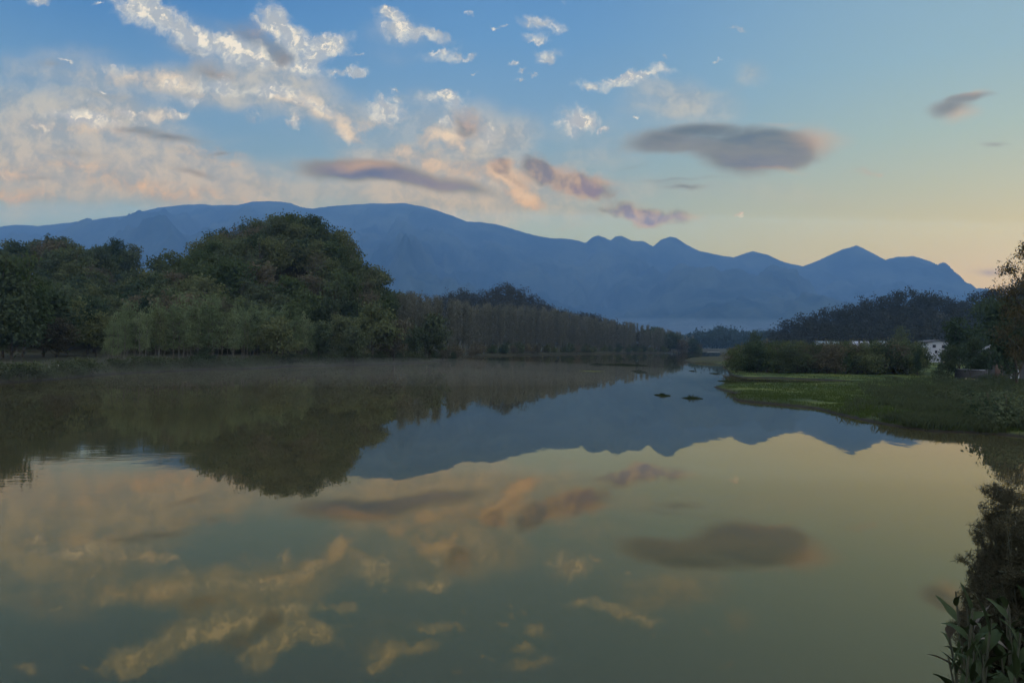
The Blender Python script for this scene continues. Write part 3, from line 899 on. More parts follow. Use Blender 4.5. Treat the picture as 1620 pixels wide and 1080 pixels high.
# bare topped trees along the crest of the main hill
for px, py in [(372, 352), (392, 347), (412, 349), (352, 362), (498, 350), (515, 356), (532, 362), (545, 372)]:
    p = at(px, py, 176)
    z = gz(p.x, p.y)
    sc = max(.5, (p.z - z) / 10.0)
    place_tree(P_SPARSE[rg.integers(2)], 'sparse_tree', p.x, p.y, z, rg.uniform(0, 6.28), sc,
               'thin crowned tree standing out against the mountain on the hill crest', 'thin trees on the hill crest')
for px, py, sc_ in [(462, 338, 1.0), (440, 346, .9), (480, 343, .9)]:
    p = at(px, py, 180); z = gz(p.x, p.y)
    place_tree(P_BROAD[0 if px != 440 else 3], 'broadleaf_tree', p.x, p.y, z - .2, rg.uniform(0, 6.28), max(.6, (p.z - z) / 9.5),
               'full crowned tree crowning the very top of the steep wooded hill', 'trees at the very top of the steep hill')

# young pale trees in front of the hill
for px in list(np.linspace(168, 505, 44)) + list(np.linspace(180, 480, 20)):
    px += rg.uniform(-5, 5)
    base = {0: 0}
    tgt = np.interp(px, [160, 200, 250, 300, 330, 350, 400, 430, 460, 500], [505, 478, 474, 468, 470, 472, 482, 492, 486, 505]) + rg.uniform(-10, 24)
    b = hit(px, np.interp(px, [160, 320, 500], [581, 576, 571]) - rg.uniform(0, 4))
    x, y = b.x, b.y; z = gz(x, y)
    Ht = at(px, tgt, y).z - z
    k = rg.choice(3, p=[.45, .35, .20]); hp_ = [10.5, 9.5, 11.5][k]
    s = max(.4, Ht / hp_); tgt = float(tgt)
    place_tree(P_AIRY[k], 'young_tree', x, y, z - .1, rg.uniform(0, 6.28), (s * .8, s * .8, s),
               ('tall ' if tgt < 478 else 'short ' if tgt > 492 else '') + ['slender pale young tree', 'bushy pale young tree', 'greener young tree'][k] +
               ' on the left bank, ' + ['at the left end of the row', 'left of the dark shore bush', 'behind the dark shore bush', 'right of the dark shore bush',
               'in the right half of the row', 'at the right end of the row'][int(np.clip((px - 160) / 58, 0, 5))], 'young pale trees on the left bank')
# darker trees at the far left edge
for px, py, Y, lab in [(-40, 395, 84, 'tall dark tree just beyond the left edge'), (8, 388, 82, 'tall dark tree at the very left edge, taller of two'), (38, 398, 86, 'tall dark tree above the small shed at the left edge'), (-75, 390, 88, 'tall dark tree farther beyond the left edge')]:
    p = at(px, py, Y); z = gz(p.x, p.y); H_ = p.z - z
    place_tree(P_BROAD[3 if px != 8 else 1], 'tall_dark_tree', p.x, p.y, z, rg.uniform(0, 6.28), (H_ / 11 * .72, H_ / 11 * .72, H_ / 11),
               lab, 'tall dark trees at the left edge')
for px, py, Y, k, lab in [(70, 452, 92, 4, 'bushy dark tree rising right behind the small brown shed'), (108, 470, 96, 0, 'bushy mid green tree just right of the small brown shed'),
                       (140, 462, 100, 1, 'taller dark bushy tree left of the pale young trees'), (20, 462, 80, 4, 'bushy dark tree left of the small brown shed'),
                       (-20, 470, 78, 1, 'bushy dark tree cut off by the left edge'), (155, 488, 98, 3, 'bushy tree touching the left end of the pale young trees'),
                       (90, 495, 90, 2, 'low brownish bushy tree in front of the others near the small brown shed')]:
    p = at(px, py, Y); z = gz(p.x, p.y); H_ = p.z - z
    place_tree(P_BROAD[k], 'bushy_tree', p.x, p.y, z - .3, rg.uniform(0, 6.28), H_ / [9.5, 10.5, 9, 11, 8.5][k],
               lab, 'bushy trees on the far left bank')
# trees at the hill foot, standing by the water
for px, py, Y, k, lab in [(540, 492, 122, 3, 'grey green tree at the foot of the hill, in front of its middle'),
                          (592, 478, 126, 0, 'tall grey green tree at the hill foot near the water, left of the dark tree'),
                          (625, 500, 130, 2, 'brownish tree at the hill foot just left of the dark round tree'),
                          (680, 492, 146, 4, 'dark round tree at the right end of the wooded hill, beside the poplars'),
                          (655, 512, 140, 1, 'low dark tree wedged left of the dark round tree by the poplars'),
                          (560, 512, 118, 4, 'small dark tree at the hill foot right of the pale young trees'),
                          (505, 505, 116, 1, 'dark rounded tree closing the row of pale young trees on its right'),
                          (438, 500, 106, 0, 'bright green bushy tree at the right of the pale young trees')]:
    p = at(px, py, Y); z = gz(p.x, p.y); H_ = p.z - z
    place_tree(P_BROAD[k], 'hill_foot_tree', p.x, p.y, z - .2, rg.uniform(0, 6.28), H_ / [9.5, 10.5, 9, 11, 8.5][k], lab, None)
# shrubs on the muddy shore
for i in range(74):
    px = -10 + 700 * (i + rg.random()) / 74
    sy = np.interp(px, [p[0] for p in left_px], [p[1] for p in left_px])
    b = hit(px, sy - rg.uniform(2.0, 9))
    s = rg.uniform(.5, 1.5) * (1.4 if px > 480 else 1)
    ki = rg.integers(3)
    place_tree(P_SHRUB[ki], 'shrub', b.x, b.y, b.z - .05, rg.uniform(0, 6.28), (s * 1.3, s * 1.3, s),
               ['low', 'low spreading', 'low dark green'][ki] + ' shrub on the left shore, ' + ['at the left edge', 'below the small brown shed', 'right of the white bird', 'below the left of the pale young trees', 'left of the dark shore bush', 'right of the dark shore bush', 'below the right of the pale young trees', 'below the steep hill', 'below the tall grey green tree', 'by the dark round tree'][int(np.clip(px / 70, 0, 9))], 'shrubs along the left shore', 'shrub', ('stem', 'foliage'))
b = hit(326, 577)
place_tree(P_BUSH[0], 'dark_bush', b.x, b.y, b.z - .1, 1.0, .62, 'dark bush leaning over the shore below the pale young trees', None, 'bush', ('stem', 'foliage'))

# ------------------------------------------------------------------ poplar belt
n_p = 0
cands = []
for i in range(1600):
    px = rg.uniform(632, 1098)
    sy = np.interp(px, [680, 760, 850, 950, 1050, 1100], [573, 563, 561, 559, 558, 555])
    base = on_z(px, sy); Y = base.y + rg.uniform(6, 60) * (1 if px < 1000 else 1.6)
    p = at(px, 545, Y)
    cands.append((px, p.x, Y))
chosen = []
for c in cands:
    if all((c[1] - e[1]) ** 2 + ((c[2] - e[2]) * .55) ** 2 > 2.7 ** 2 for e in chosen):
        chosen.append(c)
    if len(chosen) >= 285: break
for px, x, Y in chosen:
    z = gz(x, Y)
    top = np.interp(px, [632, 700, 760, 850, 900, 960, 1010, 1050, 1100], [462, 474, 482, 488, 498, 508, 516, 524, 534]) + rg.uniform(-6, 12)
    H_ = at(px, top, Y).z - z
    k = rg.integers(4); s = min(max(H_ / [16, 18, 15, 17][k], .45), 1.5)
    place_tree(P_POP[k], 'poplar_tree', x, Y, z, rg.uniform(0, 6.28), (min(s, 1.1) * 1.55, min(s, 1.1) * 1.55, s), ('tall ' if H_ > 17 else 'short ' if H_ < 13.5 else '') + 'thin bare poplar, ' + ['beside the dark round tree', 'near the left end of the plantation', 'left of the summit of the wooded hill behind', 'below the summit of the wooded hill behind', 'right of the summit of the wooded hill behind', 'below the right slope of the wooded hill behind', 'above the long weed strip', 'near the far river bend', 'at the far river bend'][int(np.clip((px - 655) / 50, 0, 8))] + (', front rows' if Y - on_z(px, np.interp(px, [680, 760, 850, 950, 1050, 1100], [573, 563, 561, 559, 558, 555])).y < 28 else ', rear rows'), 'poplars of the riverside plantation')
    n_p += 1
print('poplars', n_p)
# undergrowth below the poplars and the last dark trees of the belt
for i in range(58):
    px = rg.uniform(690, 1100)
    sy = np.interp(px, [680, 760, 850, 950, 1050, 1100], [573, 563, 561, 559, 558, 555])
    base = on_z(px, sy); Y = base.y + rg.uniform(2, 8)
    p = at(px, 550, Y); s = rg.uniform(.5, 1.0)
    place_tree(P_BUSH[rg.integers(3)], 'undergrowth_bush', p.x, Y, gz(p.x, Y) - .1, rg.uniform(0, 6.28), s,
               'low dark bush at the water edge, ' + ['beside the dark round tree', 'below the left poplars', 'below the tallest poplars', 'below the middle poplars', 'below the right poplars', 'behind the long weed strip', 'by the far river bend'][int(np.clip((px - 690) / 58, 0, 6))], 'bushes below the poplars', 'bush', ('stem', 'foliage'))
for i in range(26):
    px = rg.uniform(1005, 1112); Y = rg.uniform(430, 520)
    top = np.interp(px, [1000, 1040, 1070, 1112], [520, 516, 527, 542]) + rg.uniform(0, 8)
    p = at(px, top, Y); z = gz(p.x, Y); k = rg.integers(5); H_ = max(4, p.z - z)
    place_tree(P_BROAD[k], 'river_bend_tree', p.x, Y, z, rg.uniform(0, 6.28), H_ / 9.6, 'dark tree where the plantation ends at the far river bend', 'dark trees at the river bend')


# ------------------------------------------------------------------ far woods, each read as one mass
def wood(name, label, pts, mt, size=.9, nl=240, seed=1):
    """pts: list of (x, y, z, height, width)"""
    rg = np.random.default_rng(seed); G = Geo()
    for x, y, z, H_, Wd in pts:
        lob = [(x + rg.normal(0, Wd * .16), y + rg.normal(0, Wd * .16), z + H_ * t, Wd * .5 * w_, Wd * .5 * w_, H_ * .26) for t, w_ in ((.25, .9), (.5, 1.0), (.74, .72))]
        pos, nr = lobes_crown(rg, lob, nl, size)
        G.leaves(pos, size, rg, .3, .7, nr)
    o = link(name, G.mesh(name, mt))
    tag(o, label, kind='stuff')
    return o


def wood_points(seed, x0, x1, y0, y1, step, fn, H0, H1, hill_min=1.0):
    rg = np.random.default_rng(seed); out_ = []
    for gx in np.arange(x0, x1, step):
        for gy in np.arange(y0, y1, step):
            x = gx + rg.uniform(-.5, .5) * step; y = gy + rg.uniform(-.5, .5) * step
            if not fn(x, y): continue
            if shore_dist(np.array([x]), np.array([y]))[0] < 12: continue
            h = float(hill_height(np.array([x]), np.array([y]))[0])
            if h < hill_min: continue
            H_ = rg.uniform(H0, H1)
            out_.append((x, y, gz(x, y) - .5, H_, H_ * rg.uniform(.7, 1.0)))
    return out_


pts = wood_points(5, -110, 75, 405, 530, 7.0, lambda x, y: True, 7, 12)
wood('wood_behind_poplars', 'dark wooded hill behind the poplar plantation', pts, M_FAR, 1.0, 200, 5)
pts = wood_points(6, 135, 420, 345, 470, 7.5, lambda x, y: True, 7, 13)
wood('wood_on_right_hill', 'dark wooded hill behind the houses on the right bank', pts, M_FAR, 1.0, 210, 6)
rgf = np.random.default_rng(8); pts = []
for i in range(200):
    px = rgf.uniform(1075, 1240); Y = rgf.uniform(820, 1350)
    top = np.interp(px, [1075, 1110, 1130, 1145, 1165, 1200, 1240], [528, 520, 515, 513, 521, 521, 517]) + rgf.uniform(0, 12)
    p = at(px, top, Y); pts.append((p.x, Y, 1.0, max(5, p.z - 1), 22))
wood('valley_trees', 'hazy line of trees across the far valley floor', pts, M_HAZEL, 2.4, 170, 9)

# ------------------------------------------------------------------ right bank growth
hedge_i = 0
for row, (dy_r, n_) in enumerate([(0, 19), (4.5, 17), (9, 15)]):
    for i in range(n_):
        px = 1168 + (1450 - 1168) * (i + rg.uniform(-.2, .2)) / (n_ - 1)
        Y = 111 + dy_r + rg.uniform(-1.2, 1.2)
        top = np.interp(px, [1150, 1180, 1230, 1300, 1400, 1460], [550, 541, 539.5, 539, 538, 538]) + rg.uniform(-1, 3)
        p = at(px, top, Y); z = gz(p.x, Y); s = max(.4, (p.z - z) / 4.0)
        place_tree(P_BUSH[[0, 1, 0, 2, 1][rg.integers(5)]], 'thicket_bush', p.x, Y, z - .1, rg.uniform(0, 6.28), (s * .85, s * .85, s),
                   ['front', 'middle', 'back'][row] + ' row bush of the meadow thicket, ' + ['at its river end', 'under the dome shaped bush', 'left of the pale houses', 'below the leftmost pale house', 'below the smaller pale houses', 'below the round dark bush', 'at its right end'][int(np.clip((px - 1160) / 42, 0, 6))], 'bushes of the meadow thicket', 'bush', ('stem', 'foliage'))
for px, py, Y, w_, lab in [(1196, 523, 150, 1.0, 'dome shaped dark bush rising above the left part of the thicket'),
                           (1158, 552, 118, 1.1, 'low reddish dark bush at the river end of the thicket'),
                           (1428, 517, 150, 1.0, 'round dark bush showing above the thicket left of the white house')]:
    p = at(px, py, Y); z = gz(p.x, Y); s = (p.z - z) / 4.0
    place_tree(P_BUSH[2 if px == 1158 else 0], 'round_bush', p.x, Y, z - .1, .4, (s * w_ * .72, s * w_ * .72, s), lab, None, 'bush', ('stem', 'foliage'))
for px, py, Y, k, wd, lab in [(1520, 497, 104, 1, .8, 'big dark tree between the white gabled house and the grey house'),
                          (1536, 528, 98, 4, .62, 'smaller dark tree in front of the grey house, left of its gable'),
                          (1452, 545, 104, 1, .38, 'narrow dark tree at the right end of the thicket, left of the white house'),
                          (1500, 541, 100, 4, .62, 'low dark tree right of the white gabled house'),
                          (1572, 462, 150, 1, .8, 'dark tree behind the roof of the grey house'),
                          (1604, 540, 92, 4, .62, 'dark low tree hiding the right end of the grey house'),
                          (1640, 470, 120, 3, 1.0, 'dark tree behind the tall right hand tree'),
                          (1612, 462, 84, 4, .75, 'full dark tree under the tallest tree at the right edge'),
                          (1560, 549, 97, 4, .6, 'small dark tree hiding the lower left part of the grey house')]:
    p = at(px, py, Y); z = gz(p.x, Y); H_ = p.z - z; s = H_ / [9.5, 10.5, 9, 11, 8.5][k]
    place_tree(P_BROAD[k], 'village_tree', p.x, Y, z - .2, .7 * px, (s * wd, s * wd, s), lab, None)

# tall tree at the right edge: finer leaves, drooping sprays
def big_right_tree():
    rg = np.random.default_rng(91); T = Geo(); Cn = Geo(); H = 15.5
    hs = np.linspace(-.4, 12, 8)
    P = np.stack([.3 * np.sin(hs / 5), .2 * np.sin(hs / 4), hs], 1)
    T.tube(P, np.linspace(.30, .07, 8), 8)
    lob = []
    for i in range(26):
        t = (i + .5) / 26; z = 3.0 + 12.0 * t; rr = 4.1 * math.sin(math.pi * min(.97, .22 + t * .74)) ** .8
        a = i * 2.4; off = rr * rg.uniform(.45, .85)
        L = np.array([math.cos(a) * off, math.sin(a) * off, z])
        zz_ = max(2.0, z - 1.8 - off * .35); p0 = np.array([.3 * math.sin(zz_ / 5), .2 * math.sin(zz_ / 4), min(zz_, 11.5)])
        T.tube([p0, (p0 + L) / 2, L, L + (L - p0) * .25], [.10, .07, .035, .01], 5)
        lob.append((*L, rr * .36 + .35, rr * .36 + .35, .95))
    pos, nr = lobes_crown(rg, lob, 13000, .22, .55)
    Cn.leaves(pos, .24, rg, .2, .42, nr)
    k = rg.choice(len(pos), 420)
    for kk in k:                                    # outer sprays of leaves
        d = nr[kk] * np.array([1, 1, .5]) + np.array([0, 0, .25]); d /= np.linalg.norm(d)
        q_ = pos[kk] + d * rg.uniform(.1, .9)
        c = q_ + rg.normal(0, .16, (9, 3))
        Cn.leaves(c, .20, rg, .1, .4)
    return T.mesh('trunk', M_BARK, True), Cn.mesh('crown', M_RTREE)


P_RT = big_right_tree()
for px, top, Y, lab in [(1644, 362, 70, 'tallest feathery topped tree cut off by the right edge')]:
    p = at(px, top, Y); z = gz(p.x, Y); s = (p.z - z) / 15.5
    place_tree(P_RT, 'tall_tree', p.x, Y, z, px * .3, (s * .86, s * .86, s), lab, None)

# ------------------------------------------------------------------ houses
M_WHITE = mat('white_plaster', lambda t: principled(t, t.mix(t.noise(t.n('ShaderNodeNewGeometry').outputs['Position'], .9, 5, .6), (.26, .28, .31), (.40, .41, .43)), .9))
M_GREYW = mat('grey_plaster', lambda t: principled(t, t.mix(t.noise(t.n('ShaderNodeNewGeometry').outputs['Position'], 1.1, 5, .6), (.045, .045, .042), (.08, .078, .074)), .9))
M_ROOF = mat('roof_tile', lambda t: principled(t, t.mix(t.noise(t.vm('MULTIPLY', t.n('ShaderNodeNewGeometry').outputs['Position'], (6, 1, 1)), 1.5, 3, .6), (.030, .030, .034), (.075, .072, .075)), .8))
M_PROOF = mat('pale_roof', lambda t: principled(t, t.mix(t.noise(t.n('ShaderNodeNewGeometry').outputs['Position'], 1.2, 3, .6), (.10, .13, .13), (.26, .30, .30)), .7))
M_GLASS = mat('dark_glass', lambda t: principled(t, (.012, .014, .018), .15, spec=.5))
M_BRICK = mat('brown_brick', lambda t: principled(t, t.mix(t.noise(t.n('ShaderNodeNewGeometry').outputs['Position'], 2.5, 4, .6), (.07, .045, .035), (.13, .09, .07)), .9))


def box(x0, x1, y0, y1, z0, z1):
    v = [(x, y, z) for x in (x0, x1) for y in (y0, y1) for z in (z0, z1)]
    f = [(0, 1, 3, 2), (4, 6, 7, 5), (0, 4, 5, 1), (2, 3, 7, 6), (0, 2, 6, 4), (1, 5, 7, 3)]
    return np.array(v, float), np.array(f)


def boxes(name, lst, mt, parent=None):
    g = Geo()
    for b_ in lst: g.add(*box(*b_))
    return link(name, g.mesh(name, mt), parent)


def gable_house(name, loc, rz, w, dp, h, rise, wall_m, roof_m, windows, label, door=None, verge=None, over=.35, group=None):
    """gable end faces local -Y; windows: (x, z, width, height) on that face"""
    root = empty(name, loc, rz)
    tag(root, label, 'house', group)
    g = Geo(); x = w / 2; y = dp / 2
    # walls with gables as a prism shell of real openings left as recessed panes
    v = [(-x, -y, -.6), (x, -y, -.6), (x, -y, h), (0, -y, h + rise), (-x, -y, h), (-x, y, -.6), (x, y, -.6), (x, y, h), (0, y, h + rise), (-x, y, h)]
    me = bpy.data.meshes.new('wall')
    me.from_pydata(v, [], [(0, 1, 2, 3, 4), (9, 8, 7, 6, 5), (1, 6, 7, 2), (0, 4, 9, 5)])
    me.materials.append(wall_m); me.update()
    link('wall', me, root)
    rg_ = Geo(); s = math.hypot(x, rise); nx, nz = rise / s, x / s; th = .14
    for sg in (-1, 1):
        xe = sg * (x + over); ze = h - rise * over / x
        yy0, yy1 = -y - over, y + over
        a = [(0, yy0, h + rise + .02), (xe, yy0, ze + .02), (xe, yy1, ze + .02), (0, yy1, h + rise + .02)]
        b_ = [(px_ + sg * nx * th * 0, py_, pz_ + th) for px_, py_, pz_ in a]
        vv = a + b_
        ff = [(0, 1, 2, 3), (7, 6, 5, 4), (0, 4, 5, 1), (1, 5, 6, 2), (2, 6, 7, 3), (3, 7, 4, 0)]
        rg_.add(vv, ff)
    link('roof', rg_.mesh('roof', roof_m), root)
    for (wx, wz, ww, wh) in windows:
        fr_ = boxes('window', [(wx - ww / 2 - .06, wx + ww / 2 + .06, -y - .05, -y + .02, wz - .08, wz), (wx - ww / 2 - .06, wx + ww / 2 + .06, -y - .05, -y + .02, wz + wh, wz + wh + .06),
                               (wx - ww / 2 - .06, wx - ww / 2, -y - .05, -y + .02, wz, wz + wh), (wx + ww / 2, wx + ww / 2 + .06, -y - .05, -y + .02, wz, wz + wh)], M_ROOF, root)
        boxes('pane', [(wx - ww / 2, wx + ww / 2, -y - .025, -y + .01, wz, wz + wh)], M_GLASS, fr_)
    if door:
        dx0, dw, dh = door
        boxes('door', [(dx0 - dw / 2, dx0 + dw / 2, -y - .04, -y + .02, -.1, dh)], M_BRICK, root)
    if verge:
        gv = Geo()
        for sg in (-1, 1):
            xe = sg * (x + over); ze = h - rise * over / x
            yy = -y - over
            vv = [(0, yy - .06, h + rise + .18), (xe, yy - .06, ze + .18), (xe, yy - .06, ze - .14), (0, yy - .06, h + rise - .14),
                  (0, yy - .003, h + rise + .18), (xe, yy - .003, ze + .18), (xe, yy - .003, ze - .14), (0, yy - .003, h + rise - .14)]
            gv.add(vv, [(0, 1, 2, 3), (7, 6, 5, 4), (0, 4, 5, 1), (1, 5, 6, 2), (2, 6, 7, 3), (3, 7, 4, 0)])
        link('verge_board', gv.mesh('verge_board', verge), root)
    return root


p = at(1474, 560, 170); z = gz(p.x, 170)
topz = at(1474, 540, 170).z
gable_house('white_house', (p.x, 170, z), R(-12), 4.6, 9, topz - z - .3, .5, M_WHITE, M_ROOF,
            [(-.95, topz - z - 1.35, .55, .55), (.95, topz - z - 1.45, .6, .6), (-.55, topz - z - 2.6, .4, .5)],
            'white plastered house with two small dark windows behind the thicket', door=(1.2, .9, 2.0))
for i, (px, ww, lab, pr) in enumerate([(1311, 9.5, 'long low pale roofed house just above the thicket, leftmost of the three', M_PROOF),
                                   (1360, 6.0, 'small pale house above the thicket, middle of the three', M_WHITE),
                                   (1392, 4.5, 'smallest pale house above the thicket, right of the three', M_PROOF)]):
    Y = 300
    p = at(px, 540.6, Y); z = gz(p.x, Y); hh_ = p.z - z
    gable_house('distant_house', (p.x, Y, z), R(90) + R(-14), 6, ww, hh_ - 1.2, 1.3, M_WHITE, pr, [(0, 1.0, .9, 1.1)], lab, group='houses above the thicket')
p = at(1580, 570, 106); z = gz(p.x, 106)
tz = at(1570, 541, 106).z
gh = gable_house('grey_house', (p.x, 106, z), R(-30), 5.6, 8, tz - z - 1.5, 1.5, M_GREYW, M_ROOF, [(-1.4, 1.2, .9, 1.1), (.3, 3.0, .6, .7)],
                 'grey walled house with pale gable trim beside the tall right hand trees', door=(-.2, .9, 2.0), verge=M_WHITE)
for dx in (1.2, 2.0):
    g = Geo(); g.tube([(dx, -4.35, -.3), (dx, -4.35, 1.3), (dx, -4.35, 2.5)], [.13, .12, .12], 10); link('pillar', g.mesh('pillar', M_WHITE, True), gh)
# white parapet by the road, and the white gate pillar
a = at(1513, 583, 100); b2 = at(1560, 588, 96)
v = (b2 - a); ln = math.hypot(v.x, v.y); z = gz(a.x, a.y)
root = empty('low_wall', (a.x, a.y, a.z - .25), math.atan2(v.y, v.x))
tag(root, 'low white parapet wall between the dark bushes below the grey house', 'wall')
boxes('coping', [(0, ln, -.12, .12, .16, .26)], M_WHITE, root)
boxes('wall_base', [(0.05, ln - .05, -.09, .09, -1.2, .158)], M_GREYW, root)
boxes('end_block', [(-.16, -.003, -.15, .15, -1.2, .33)], M_GREYW, root)
boxes('end_block', [(ln + .003, ln + .16, -.15, .15, -1.2, .33)], M_GREYW, root)
p = at(1466, 575, 140); z = gz(p.x, 140)
root = empty('gate_pillar', (p.x, 140, z)); tag(root, 'short white gate pillar at the thicket end under the white house', 'pillar')
hgt_ = max(.9, at(1466, 565, 140).z - z)
boxes('shaft', [(-.14, .14, -.14, .14, -.3, hgt_)], M_WHITE, root)
boxes('cap', [(-.19, .19, -.19, .19, hgt_ + .003, hgt_ + .09)], M_WHITE, root)

# shed on the left bank
b = hit(58, 549)
root = empty('shed', (b.x, b.y, b.z), R(28)); tag(root, 'small open brown shed with a white post on the far left bank', 'shed')
boxes('wall', [(-1.1, 1.1, .9, 1.02, -.5, 1.55), (-1.1, -.98, -.8, .897, -.5, 1.35)], M_BRICK, root)
g = Geo(); g.add([(-1.4, -1.2, 1.40), (1.4, -1.2, 1.40), (1.4, 1.3, 1.66), (-1.4, 1.3, 1.66), (-1.4, -1.2, 1.48), (1.4, -1.2, 1.48), (1.4, 1.3, 1.74), (-1.4, 1.3, 1.74)],
                 [(3, 2, 1, 0), (4, 5, 6, 7), (0, 1, 5, 4), (1, 2, 6, 5), (2, 3, 7, 6), (3, 0, 4, 7)])
link('roof', g.mesh('roof', M_ROOF), root)
boxes('post', [(1.05, 1.25, -1.05, -.85, -.5, 1.397)], M_WHITE, root)
boxes('bench', [(-.6, .5, -.4, .1, .40, .47), (-.55, -.47, -.35, .05, -.4, .397), (.37, .45, -.35, .05, -.4, .397)], M_WHITE, root)

# ------------------------------------------------------------------ egret on the left shore
def egret():
    b = hit(94, 586)
    root_me = bpy.data.meshes.new('egret')
    # skeleton: tail, rump, chest, neck curve, head, bill
    V = [(-.20, 0, .40), (-.08, 0, .43), (.08, 0, .46), (.15, 0, .53), (.11, 0, .62), (.15, 0, .71), (.20, 0, .72), (.30, 0, .70)]
    rad = [.018, .065, .060, .026, .016, .018, .022, .004]
    E = [(i, i + 1) for i in range(7)]
    for sy in (-1, 1):
        k = len(V)
        V += [(-.02, sy * .035, .36), (-.03, sy * .035, .20), (.0, sy * .035, .02), (.05, sy * .04, .005)]
        rad += [.016, .009, .008, .007]
        E += [(1, k), (k, k + 1), (k + 1, k + 2), (k + 2, k + 3)]
    root_me.from_pydata(V, E, [])
    o = link('egret', root_me, None, (b.x, b.y, b.z))
    md = o.modifiers.new('skin', 'SKIN')
    for i, sv in enumerate(root_me.skin_vertices[0].data):
        sv.radius = (rad[i], rad[i] * .9)
    root_me.skin_vertices[0].data[1].use_root = True
    sb = o.modifiers.new('sub', 'SUBSURF'); sb.levels = 1; sb.render_levels = 1
    root_me.materials.append(mat('white_feather', lambda t: principled(t, (.80, .80, .78), .8)))
    o.rotation_euler = (0, 0, R(200))
    tag(o, 'small white wading bird on the muddy left shore', 'bird')


egret()

# ------------------------------------------------------------------ meadow grass, weeds, water weed
def blades(name, label, xyz, h, w, mt, seed, lean=.35, per=5, group=None, cat=None, kind=None, spread=.12):
    rg = np.random.default_rng(seed)
    p = np.repeat(np.asarray(xyz, float), per, axis=0); n = len(p)
    p[:, :2] += rg.normal(0, spread, (n, 2))
    hh_ = h * rg.uniform(.5, 1.3, n) if np.isscalar(h) else np.repeat(h, per) * rg.uniform(.5, 1.3, n)
    a = rg.uniform(0, 6.28, n); ln_ = rg.uniform(0, lean, n) * hh_
    dx = np.cos(a); dy = np.sin(a); wx = -dy * w; wy = dx * w
    z0 = p[:, 2]
    v = np.stack([np.stack([p[:, 0] - wx, p[:, 1] - wy, z0 - .03], 1), np.stack([p[:, 0] + wx, p[:, 1] + wy, z0 - .03], 1),
                  np.stack([p[:, 0] + wx * .7 + dx * ln_ * .35, p[:, 1] + wy * .7 + dy * ln_ * .35, z0 + hh_ * .6], 1),
                  np.stack([p[:, 0] + dx * ln_, p[:, 1] + dy * ln_, z0 + hh_], 1)], 1).reshape(-1, 3)
    f = np.arange(4 * n).reshape(n, 4)
    o = link(name, mesh_np(name, v, f, [mt]))
    tag(o, label, cat, group, kind)
    return o


rg2 = np.random.default_rng(44)
n = 60000
u_ = rg2.uniform(.18, .85, n); Y_ = 1 / rg2.uniform(1 / 112, 1 / 33, n)
X_ = u_ * Y_; d_ = shore_dist(X_, Y_)
ok = d_ > .25
X_, Y_, d_ = X_[ok], Y_[ok], d_[ok]
dens = fbm(X_ / 3.5, Y_ / 3.5, 4, seed=6); ok = dens > .38
X_, Y_, d_ = X_[ok], Y_[ok], d_[ok]; Z_ = ground_z(X_, Y_)
blades('meadow_grass', 'short green grass on the low riverside meadow', np.stack([X_, Y_, Z_], 1), .13, .014, M_GRASS, 1, per=4, kind='stuff', lean=.9, spread=.16)
# taller grey weeds towards the right and along the thicket foot
n = 26000
u_ = rg2.uniform(.42, 1.0, n); Y_ = 1 / rg2.uniform(1 / 96, 1 / 34, n); X_ = u_ * Y_
d_ = shore_dist(X_, Y_); wmask = sstep(.50, .64, u_ + .10 * fbm(X_ / 4, Y_ / 4, 3, seed=9)) * (d_ > .15)
ok = rg2.random(n) < wmask * .9 * sstep(.36, .6, fbm(X_ / 2.2, Y_ / 2.2, 4, seed=12))
X_, Y_, d_ = X_[ok], Y_[ok], d_[ok]; Z_ = ground_z(X_, Y_)
blades('weeds', 'tall greyish weeds over the right part of the meadow', np.stack([X_, Y_, Z_], 1), .42, .016, M_WEED, 2, per=8, kind='stuff', lean=.8, spread=.22)
# grass on the left shore
n = 26000
px_ = rg2.uniform(-60, 720, n); sy_ = np.interp(px_, [p_[0] for p_ in left_px], [p_[1] for p_ in left_px]) - rg2.uniform(-.2, 12, n)
dxs = (px_ - 810); dyv = 540 - sy_
D3 = np.stack([fw.x + right.x * dxs / F_PX + up.x * dyv / F_PX, fw.y + right.y * dxs / F_PX + up.y * dyv / F_PX, fw.z + right.z * dxs / F_PX + up.z * dyv / F_PX], 1)
tt = -(CAM_H - .6) / D3[:, 2]; X_ = D3[:, 0] * tt; Y_ = D3[:, 1] * tt
d_ = shore_dist(X_, Y_); ok = (d_ > .1) & (fbm(X_ / 3, Y_ / 3, 3, seed=15) > .42)
X_, Y_ = X_[ok], Y_[ok]; Z_ = ground_z(X_, Y_)
blades('shore_grass', 'rough brownish grass along the left shore', np.stack([X_, Y_, Z_], 1), .34, .022, M_WEED, 3, per=4, kind='stuff', lean=.8, spread=.3)

# individual bushes on the meadow's right side
for i in range(34):
    px = rg.uniform(1485, 1640); py = rg.uniform(596, 682)
    if px < 1530 and py > 640: py -= 40
    b = hit(px, py); s = rg.uniform(.55, 1.25)
    ki = rg.integers(3)
    place_tree(P_SHRUB[ki], 'meadow_bush', b.x, b.y, b.z - .05, rg.uniform(0, 6.28), (s * 1.2, s * 1.2, s),
               ['grey green', 'wide grey green', 'dark green'][ki] + ' meadow bush, ' + ('back' if py < 620 else 'middle' if py < 648 else 'near the water') + ', ' + ['left part of the weeds', 'below the grey house', 'below the tall right hand trees', 'at the right edge'][int(np.clip((px - 1485) / 38, 0, 3))], 'bushes on the right of the meadow', 'bush', ('stem', 'foliage'))
b = hit(1490, 599)
place_tree(P_BUSH[0], 'lone_bush', b.x, b.y, b.z - .05, 0, .5, 'dark round bush standing alone at the back of the meadow', None, 'bush', ('stem', 'foliage'))
